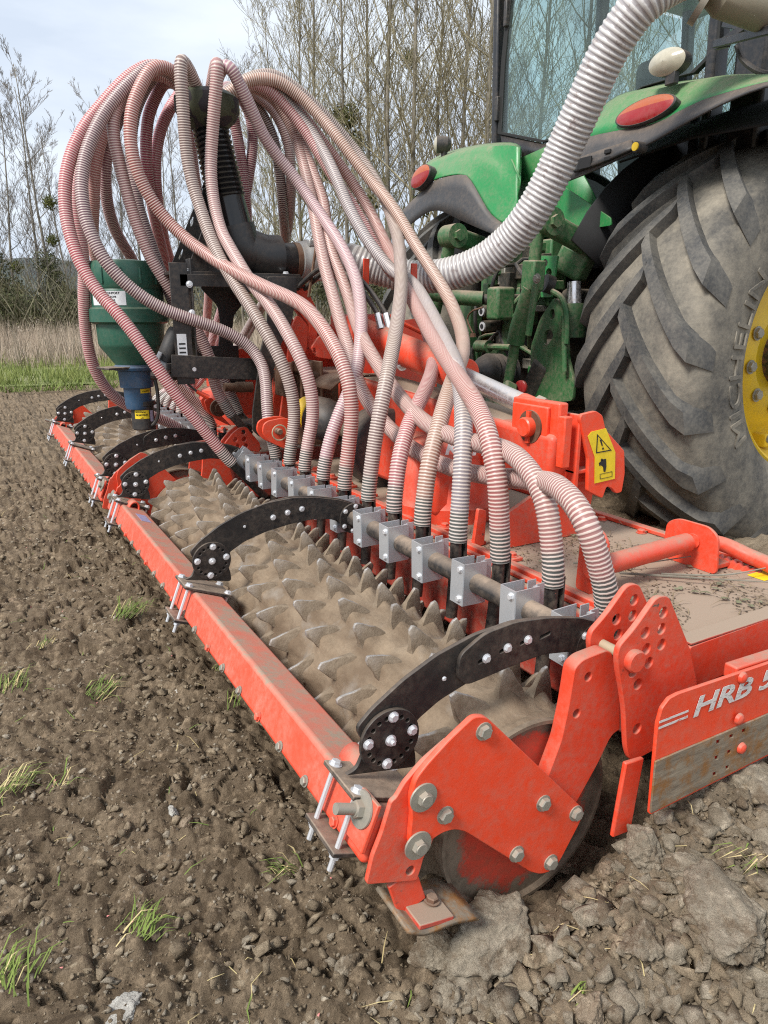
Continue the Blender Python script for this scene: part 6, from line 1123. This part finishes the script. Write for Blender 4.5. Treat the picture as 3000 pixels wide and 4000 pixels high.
# undergrowth mass under the trees
rr = random.Random(5); mb = MB()
for _ in range(5200):
    fx = rr.uniform(-.35, 1.05); dist = rr.uniform(38, 58); x, y = CAM_LOC[0] + math.sin(fx) * dist, CAM_LOC[1] + math.cos(fx) * dist; h = rr.uniform(.7, 3.4); p = Vector((x, y, rr.uniform(0, 1.4))); d_ = Vector((rr.uniform(-.7, .7), rr.uniform(-.7, .7), 1)).normalized()
    mb.tube([p, p + d_ * h * .5 + Vector((rr.uniform(-.2, .2), 0, 0)), p + d_ * h], [.03, .018, .008], 3, False)
me = bpy.data.meshes.new('undergrowth'); me.from_pydata(mb.v, [], mb.f); tag(put('undergrowth', me, bark('undergrowth_twigs', (.085, .078, .045), (.20, .18, .115))), 'tangled leafless undergrowth below the trees', 'undergrowth', kind='stuff')
mb = MB()
for _ in range(9000):
    fx = rr.uniform(-.35, 1.05); dist = rr.uniform(40, 60); x, y = CAM_LOC[0] + math.sin(fx) * dist, CAM_LOC[1] + math.cos(fx) * dist; nn = noise.noise(Vector((x * .25, y * .25, 0))); z = rr.uniform(.1, 2.6) * (.6 + nn); p = Vector((x, y, max(.05, z))); s_ = rr.uniform(.08, .2); u = Vector((rr.uniform(-1, 1), rr.uniform(-1, 1), rr.uniform(-1, 1))).normalized() * s_; v_ = Vector((rr.uniform(-1, 1), rr.uniform(-1, 1), rr.uniform(-1, 1))).normalized() * s_
    mb.add([p - u, p + v_, p + u], [(0, 1, 2)])
me = bpy.data.meshes.new('bramble'); me.from_pydata(mb.v, [], mb.f); tag(put('bramble', me, bark('bramble_leaf', (.065, .065, .03), (.17, .155, .075))), 'low evergreen bramble below the trees', 'bramble', kind='stuff')
# ================================================================ GRASS
def blades(name, n, y0, y1, h0, h1, wd_, colA, colB, lean, label, clump=.0, xr=(-7, 22)):
    k = 0; V = np.empty((n * 3, 3), np.float32)
    while k < n:
        y = y0 + (y1 - y0) * RNG.random() ** 1.5; sprd = y / 13; x = RNG.uniform(xr[0] * sprd, xr[1] * sprd * .55)
        if noise.noise(Vector((x * 1.1, y * 1.1, 7))) < clump - RNG.random() * .5: continue
        h = RNG.uniform(h0, h1) * (.7 + .6 * (noise.noise(Vector((x * .6, y * .6, 2))) + .5)); a = RNG.random() * 6.28; lx, ly = RNG.normal(0, lean, 2) * h; w_ = wd_ * RNG.uniform(.6, 1.3)
        V[3 * k] = (x - w_ * math.cos(a), y - w_ * math.sin(a), 0); V[3 * k + 1] = (x + w_ * math.cos(a), y + w_ * math.sin(a), 0); V[3 * k + 2] = (x + lx, y + ly, h); k += 1
    o = put(name, np_mesh(name, V, np.arange(n * 3, dtype=np.int32).reshape(-1, 3), False), bark(name + '_blade', colA, colB)); tag(o, label, 'grass', kind='stuff')
blades('green_grass', 26000, 12.4, 20, .10, .30, .010, (.10, .15, .03), (.30, .32, .10), .35, 'fresh green grass along the edge of the worked soil', -.1)
blades('dry_grass', 22000, 16.5, 42, .45, 1.05, .011, (.25, .19, .14), (.46, .38, .29), .22, 'tall dry tan grass in front of the trees', -.15)
blades('edge_grass', 7000, 11.2, 13.6, .05, .18, .008, (.08, .13, .02), (.22, .26, .07), .6, 'sparse green grass straggling over the soil edge', .2)


# ================================================================ CLODS, STONES, TUFTS, LITTER
def rock_mesh(seed, sub=2, flat=.7, rough=.28):
    """angular lump: a ball cut by random planes, then roughened"""
    rr = random.Random(seed); pl = [(Vector((rr.gauss(0, 1), rr.gauss(0, 1), rr.gauss(0, 1))).normalized(), rr.uniform(.58, .95)) for _ in range(16)]
    bm = bmesh.new(); bmesh.ops.create_icosphere(bm, subdivisions=sub, radius=1); o = Vector((seed * 3.1, seed * 1.7, seed))
    for v in bm.verts:
        d_ = v.co.normalized(); q = 1.15
        for n_, e_ in pl:
            c_ = d_.dot(n_)
            if c_ > .05: q = min(q, e_ / c_)
        q *= 1 + rough * .45 * noise.noise(d_ * 2.2 + o) + rough * .32 * noise.noise(d_ * 5.5 + o) + (rough * .16 * noise.noise(d_ * 11 + o) + rough * .09 * noise.noise(d_ * 24 + o) + rough * .05 * noise.noise(d_ * 50 + o) if sub > 2 else 0)
        v.co = Vector((d_.x * q, d_.y * q, d_.z * q * flat))
    me = bpy.data.meshes.new('clod'); bm.to_mesh(me); bm.free(); return me
def chunk(seed):
    """small angular chunk: hull of random points"""
    rr = random.Random(seed); bm = bmesh.new()
    for _ in range(rr.randint(9, 14)):
        d_ = Vector((rr.gauss(0, 1), rr.gauss(0, 1), rr.gauss(0, 1))).normalized() * rr.uniform(.75, 1.05); bm.verts.new((d_.x, d_.y * .9, d_.z * .75))
    r_ = bmesh.ops.convex_hull(bm, input=bm.verts); bmesh.ops.delete(bm, geom=[g for g in r_['geom_interior'] if isinstance(g, bmesh.types.BMVert)], context='VERTS'); bmesh.ops.triangulate(bm, faces=bm.faces); bmesh.ops.recalc_face_normals(bm, faces=bm.faces); bm.verts.index_update()
    v = np.array([q.co[:] for q in bm.verts], np.float32); f = np.array([[q.index for q in p.verts] for p in bm.faces], np.int32); bm.free(); return v, f
ROCKS = [chunk(s_) for s_ in range(14)]
def scatter(name, n, region, smin, smax, mat, label, powr=2.2, keep=None):
    Vs, Fs, b0 = [], [], 0
    for _ in range(n):
        x, y = region()
        if keep and not keep(x, y): continue
        s_ = smin + (smax - smin) * RNG.random() ** powr; v, f = ROCKS[RNG.integers(14)]; a, c = RNG.random() * 6.28, RNG.normal(0, .8); Rz = np.array([[math.cos(a), -math.sin(a), 0], [math.sin(a), math.cos(a), 0], [0, 0, 1]]); Rx = np.array([[1, 0, 0], [0, math.cos(c), -math.sin(c)], [0, math.sin(c), math.cos(c)]])
        w_ = (v * (s_ * np.array([RNG.uniform(.7, 1.4), RNG.uniform(.6, 1.1), RNG.uniform(.5, 1)]))) @ (Rz @ Rx).T + np.array([x, y, soil_h(x, y, False) + s_ * .22]); Vs.append(w_); Fs.append(f + b0); b0 += len(v)
    o = put(name, np_mesh(name, np.vstack(Vs), np.vstack(Fs), False), mat); return tag(o, label, 'soil', kind='stuff')
def reg_left():
    y = -.70 + 5.2 * RNG.random() ** 1.9; return RNG.uniform(-1.5 - .25 * y, .10), y
def reg_right(): return RNG.uniform(-.25, 1.7), RNG.uniform(-.75, -.06)
inside = lambda x, y: not (y > -.03 and x > .12)
scatter('soil_crumbs', 15000, reg_left, .002, .020, CRUMB, 'loose brown soil crumbs on the worked ground', 3.4, inside)
scatter('pale_soil_crumbs', 11000, reg_left, .002, .013, PALEC, 'dry pale soil crumbs on the worked ground', 3.2, inside)
scatter('dry_soil_crumbs', 8000, reg_right, .002, .036, CLODG, 'loose grey dry soil crumbs beside the side panel', 4.5, inside)
scatter('brown_soil_lumps', 6000, reg_right, .003, .030, CRUMB, 'loose brown soil lumps beside the side panel', 4.0, inside)
def reg_near(): return RNG.uniform(-1.25, .10), -.70 + 1.9 * RNG.random() ** 1.4
scatter('fine_soil', 15000, reg_near, .0016, .0065, CRUMB, 'fine brown soil grains on the worked ground', 2.0, inside)
scatter('fine_dry_soil', 8000, reg_right, .0016, .006, CRUMB, 'fine dry soil grains beside the side panel', 2.0, inside)
scatter('small_stones', 520, lambda: (reg_left() if RNG.random() < .65 else reg_right()), .003, .012, STONE, 'small pale stones lying in the soil', 1.8, inside)
big = [rock_mesh(20 + k, 5, .74, .34) for k in range(6)]; slab = [rock_mesh(41 + 2 * k, 5, .42, .34) for k in range(3)]
for me in big + slab: me.shade_smooth()
def clod(x, y, s, lab, mat=CLODG, mi=0, rot=0, name='soil_clod', cat='clod', mesh=None, sink=.25, sz=(1, 1, 1)):
    src = (mesh or big)[mi]; key = src.name + mat.name
    me = bpy.data.meshes.get(key)
    if me is None: me = src.copy(); me.name = key; me.materials.append(mat)
    o = put(name, me, mat, None, Matrix.Translation((x, y, soil_h(x, y, False) + s * .36 * sz[2] - s * sink * .4)) @ Matrix.Rotation(rot, 4, 'Z') @ Matrix.Rotation(.15, 4, 'X') @ Matrix.Diagonal((s * sz[0], s * sz[1], s * sz[2], 1)))
    return tag(o, lab, cat, 'clods and stones on the soil')
def gp(p): return p[0], p[1]
CL = [
 ((0.262,-0.019,0.05), .088, 'big grey brown clod in front of the sweep foot', CLODG, 0, .3, big, (1.25, .8, .8)),
 ((0.143,0.001,0.02), .052, 'upright grey clod left of the big clod by the foot', CLODG, 1, 1.2, big, (.8, 1.1, 1)),
 ((0.165,-0.074,0.02), .050, 'crumbly clod below the big clod by the foot', CLODG, 2, .2, big, (1.2, .9, .8)),
 ((0.292,-0.235,0.15), .036, 'tan topped stone standing alone at the bottom right', STONE, 3, .4, big, (.8, .8, 1.25)),
 ((0.551,-0.291,0.17), .082, 'large smooth grey soil slab at the right edge', CLODG, 0, .9, slab, (1.25, .8, .9)),
 ((0.546,-0.11,0.15), .048, 'grey clod leaning near the buried roller end', CLODG, 4, .6, big, (.8, 1.0, 1.2)),
 ((0.43,-0.216,0.15), .042, 'grey clod below the leaning one', CLODG, 5, 2.0, big, (.8, 1.1, 1)),
 ((0.585,-0.185,0.17), .045, 'rounded clod right of the leaning one', CLODG, 1, 2.4, big, (1, .8, .9)),
 ((0.853,-0.111,0.18), .075, 'rounded clod at the right edge below the side panel', CLODG, 2, .7, big, (1, 1, .8)),
 ((0.487,-0.071,0.13), .020, 'thin tan stone just right of the red bearing plate', STONE, 0, 1.0, big, (.7, .8, 1.5)),
 ((0.527,0.074,0.1), .018, 'small reddish stone beside the bearing plate corner', STONE, 2, 1.7, big, (1, 1, .9)),
 ((0.006,0.062,0), .030, 'angular grey stone at the bottom, left of the foot', CLODG, 3, .2, big, (1, .8, .9)),
 ((-0.358,0.173,0), .032, 'pale flat stone at the bottom edge', FLINT, 5, .5, big, (1.1, .8, .6)),
 ((-0.031,1.163,0), .018, 'white flint chip lying alone on the brown soil', FLINT, 1, .5, big, (1.3, .6, .6)),
 ((-0.168,0.628,0), .020, 'white flint flake in the middle of the soil', FLINT, 4, 1.5, big, (1.0, .6, .7)),
 ((-0.149,0.573,0), .022, 'brown stone just right of the white flake', STONE, 3, .5, big, (.9, .8, .9)),
 ((0.059,1.784,0), .015, 'small pale stone near the far clamp rods', STONE, 2, .5, big, (1, .8, .8)),
 ((-0.421,2.24,0), .022, 'pale stone at the left picture edge', STONE, 1, 2.5, big, (1, .8, .9)),
]
for p, s_, lab, mt, mi, rt2, ms_, sz in CL: clod(p[0], p[1], s_, lab, mt, mi, rt2, 'stone' if mt in (STONE, FLINT) else 'soil_clod', 'stone' if mt in (STONE, FLINT) else 'clod', ms_, .3, sz)
# grass tufts
GB = bark('grass_blade', (.065, .115, .018), (.18, .235, .05)); DB = bark('dry_blade', (.35, .27, .12), (.52, .43, .22))
def tuft(x, y, n, L, lab, lie=.8, az=None, dry=.25, seed=0):
    rr = random.Random(seed); t = thing('grass_tuft', lab, 'grass tuft', (x, y, soil_h(x, y, False)), 'grass tufts on the soil')
    for mat, cnt, nm in ((GB, int(n * 1.7 * (1 - dry)), 'green_blades'), (DB, max(1, int(n * 1.7 * dry)), 'dry_blades')):
        mb = MB()
        for _ in range(cnt):
            a = (az + rr.gauss(0, .5)) if az is not None else rr.uniform(0, 6.28); l = L * rr.uniform(.3, 1.0); p = Vector((x + rr.gauss(0, L * .26), y + rr.gauss(0, L * .22), soil_h(x, y, False) + .004)); out_ = Vector((math.cos(a), math.sin(a), 0)); w_ = Vector((-math.sin(a), math.cos(a), 0)) * rr.uniform(.0008, .0016); el = rr.uniform(.15, 1.0) * (1.25 - lie)
            q1 = p + out_ * l * .5 + Vector((0, 0, l * (.30 + el * .4))); q2 = p + out_ * l + Vector((0, 0, l * (.12 + el * .5))); mb.add([p - w_, p + w_, q1 + w_, q1 - w_, q2], [(0, 1, 2, 3), (3, 2, 4)])
        mb.build(nm, mat, t, smooth=0)
TU = [((-0.058,1.801,0), 46, .10, 'bright grass tuft near the clamp rods of the middle arm', .5, .3, .12), ((-0.249,1.27,0), 24, .10, 'flattened green tuft left of the white flint chip', .9, .4, .2), ((-0.504,0.875,0), 30, .09, 'mixed green and dry tuft at the left edge', .6, .2, .45), ((-0.474,1.429,0), 22, .09, 'thin grass tuft at the left edge above the mixed one', .6, 1.0, .4), ((-0.309,0.307,0), 26, .075, 'fresh grass tuft on the cracked soil near the bottom', .75, .5, .15), ((-0.528,0.308,0), 26, .08, 'leafy green tuft in the bottom left corner', .4, .9, .1), ((0.002,0.334,0), 14, .06, 'small tuft below the lower clamp nuts', .8, 2.5, .35), ((0.29,-0.204,0.14), 7, .045, 'tiny green sprig among the grey clods', .9, .1, .0), ((0.137,1.289,0), 10, .06, 'few yellow green blades beside the bar bolts', .7, .2, .5), ((0.108,1.008,0), 6, .08, 'single long blades leaning to the scraper bar', .4, .9, .1), ((0.675,-0.249,0.18), 12, .10, 'long yellow green blades at the right edge', .6, 3.0, .5), ((-0.391,0.831,0), 8, .07, 'few blades beside the mixed tuft', .7, .4, .5), ((-0.361,1.707,0), 10, .07, 'pale thin blades in the left soil', .8, .3, .5)]
for k, (p, n, L_, lab, lie, az, dry) in enumerate(TU): tuft(p[0], p[1], n, L_, lab, lie, az, dry, k)
# scattered single blades, straw and pink dressed seeds: uncountable litter
def litter(name, n, region, L0, L1, w_, mat, label, zoff=.004, zf=None, cat='litter'):
    mb = MB(); k = 0
    while k < n:
        x, y = region()
        if zf is None and not inside(x, y): continue
        z = zf if zf is not None else soil_h(x, y, False); a = RNG.random() * 6.28; l = RNG.uniform(L0, L1); d_ = Vector((math.cos(a), math.sin(a), RNG.uniform(-.1, .35) if zf is None else RNG.uniform(0, .12))); s_ = Vector((-math.sin(a), math.cos(a), 0)) * w_; p = Vector((x, y, z + zoff)); q = p + d_ * l * .5 + Vector((RNG.normal(0, .1) * l, RNG.normal(0, .1) * l, .1 * l)); e_ = p + d_ * l
        mb.add([p - s_, p + s_, q + s_, q - s_, e_ + s_ * .3, e_ - s_ * .3], [(0, 1, 2, 3), (3, 2, 4, 5)]); k += 1
    o = mb.build(name, mat, smooth=0); return tag(o, label, cat, kind='stuff')
litter('grass_blades', 330, reg_left, .015, .06, .0013, GB, 'single green grass blades scattered on the soil', .006)
litter('straw', 260, reg_left, .015, .07, .0009, DB, 'scattered straw and dry stalks on the soil', .006)
litter('seeds', 150, reg_left, .004, .007, .0016, plain('pink_seed', (.62, .22, .20), .5), 'pink dressed seeds lying on the soil', .008)
litter('dry_stalks', 90, reg_right, .02, .07, .001, DB, 'dry stalks among the grey clods', .01)
# litter on the deck
def reg_deck():
    while True:
        x, y = RNG.uniform(.80, 1.40), .08 + 1.0 * RNG.random() ** 1.3
        if noise.noise(Vector((x * 5, y * 5, 3))) > .12 - .5 * (x > 1.15) * (y < .35) - .35 * (y > .55): return x, y
litter('deck_straw', 520, reg_deck, .012, .075, .0011, bark('old_straw', (.13, .09, .05), (.30, .23, .14)), 'dry straw and stalks lying on the dusty deck', .003, ZD)
litter('deck_leaves', 60, reg_deck, .012, .026, .006, bark('wilted_leaf', (.12, .12, .06), (.26, .25, .17)), 'wilted leaves lying on the dusty deck', .006, ZD)
litter('deck_crumbs', 1500, reg_deck, .002, .007, .0022, bark('dark_crumb', (.05, .035, .022), (.13, .095, .06)), 'dark crumbs lying on the dusty deck', .002, ZD)
for k, (a_, b_, c_) in enumerate((((.99, .40), (1.12, .26), (1.27, .10)), ((1.08, .34), (1.2, .24), (1.36, .20)), ((.94, .52), (1.05, .42), (1.24, .36)))):
    pts, _l = crom([(a_[0], a_[1], ZD + .012), (b_[0], b_[1], ZD + .02), (c_[0], c_[1], ZD + .03)], 12); tg = MB().tube(pts, [.0035 - .0002 * i for i in range(12)], 6).build('twig', BARK); tag(tg, ('long dry twig lying across the deck nearest its side channel', 'thin dry twig on the deck beside the ribbed spring', 'dry twig on the deck near the guard rail foot')[k], 'twig', 'twigs on the deck')
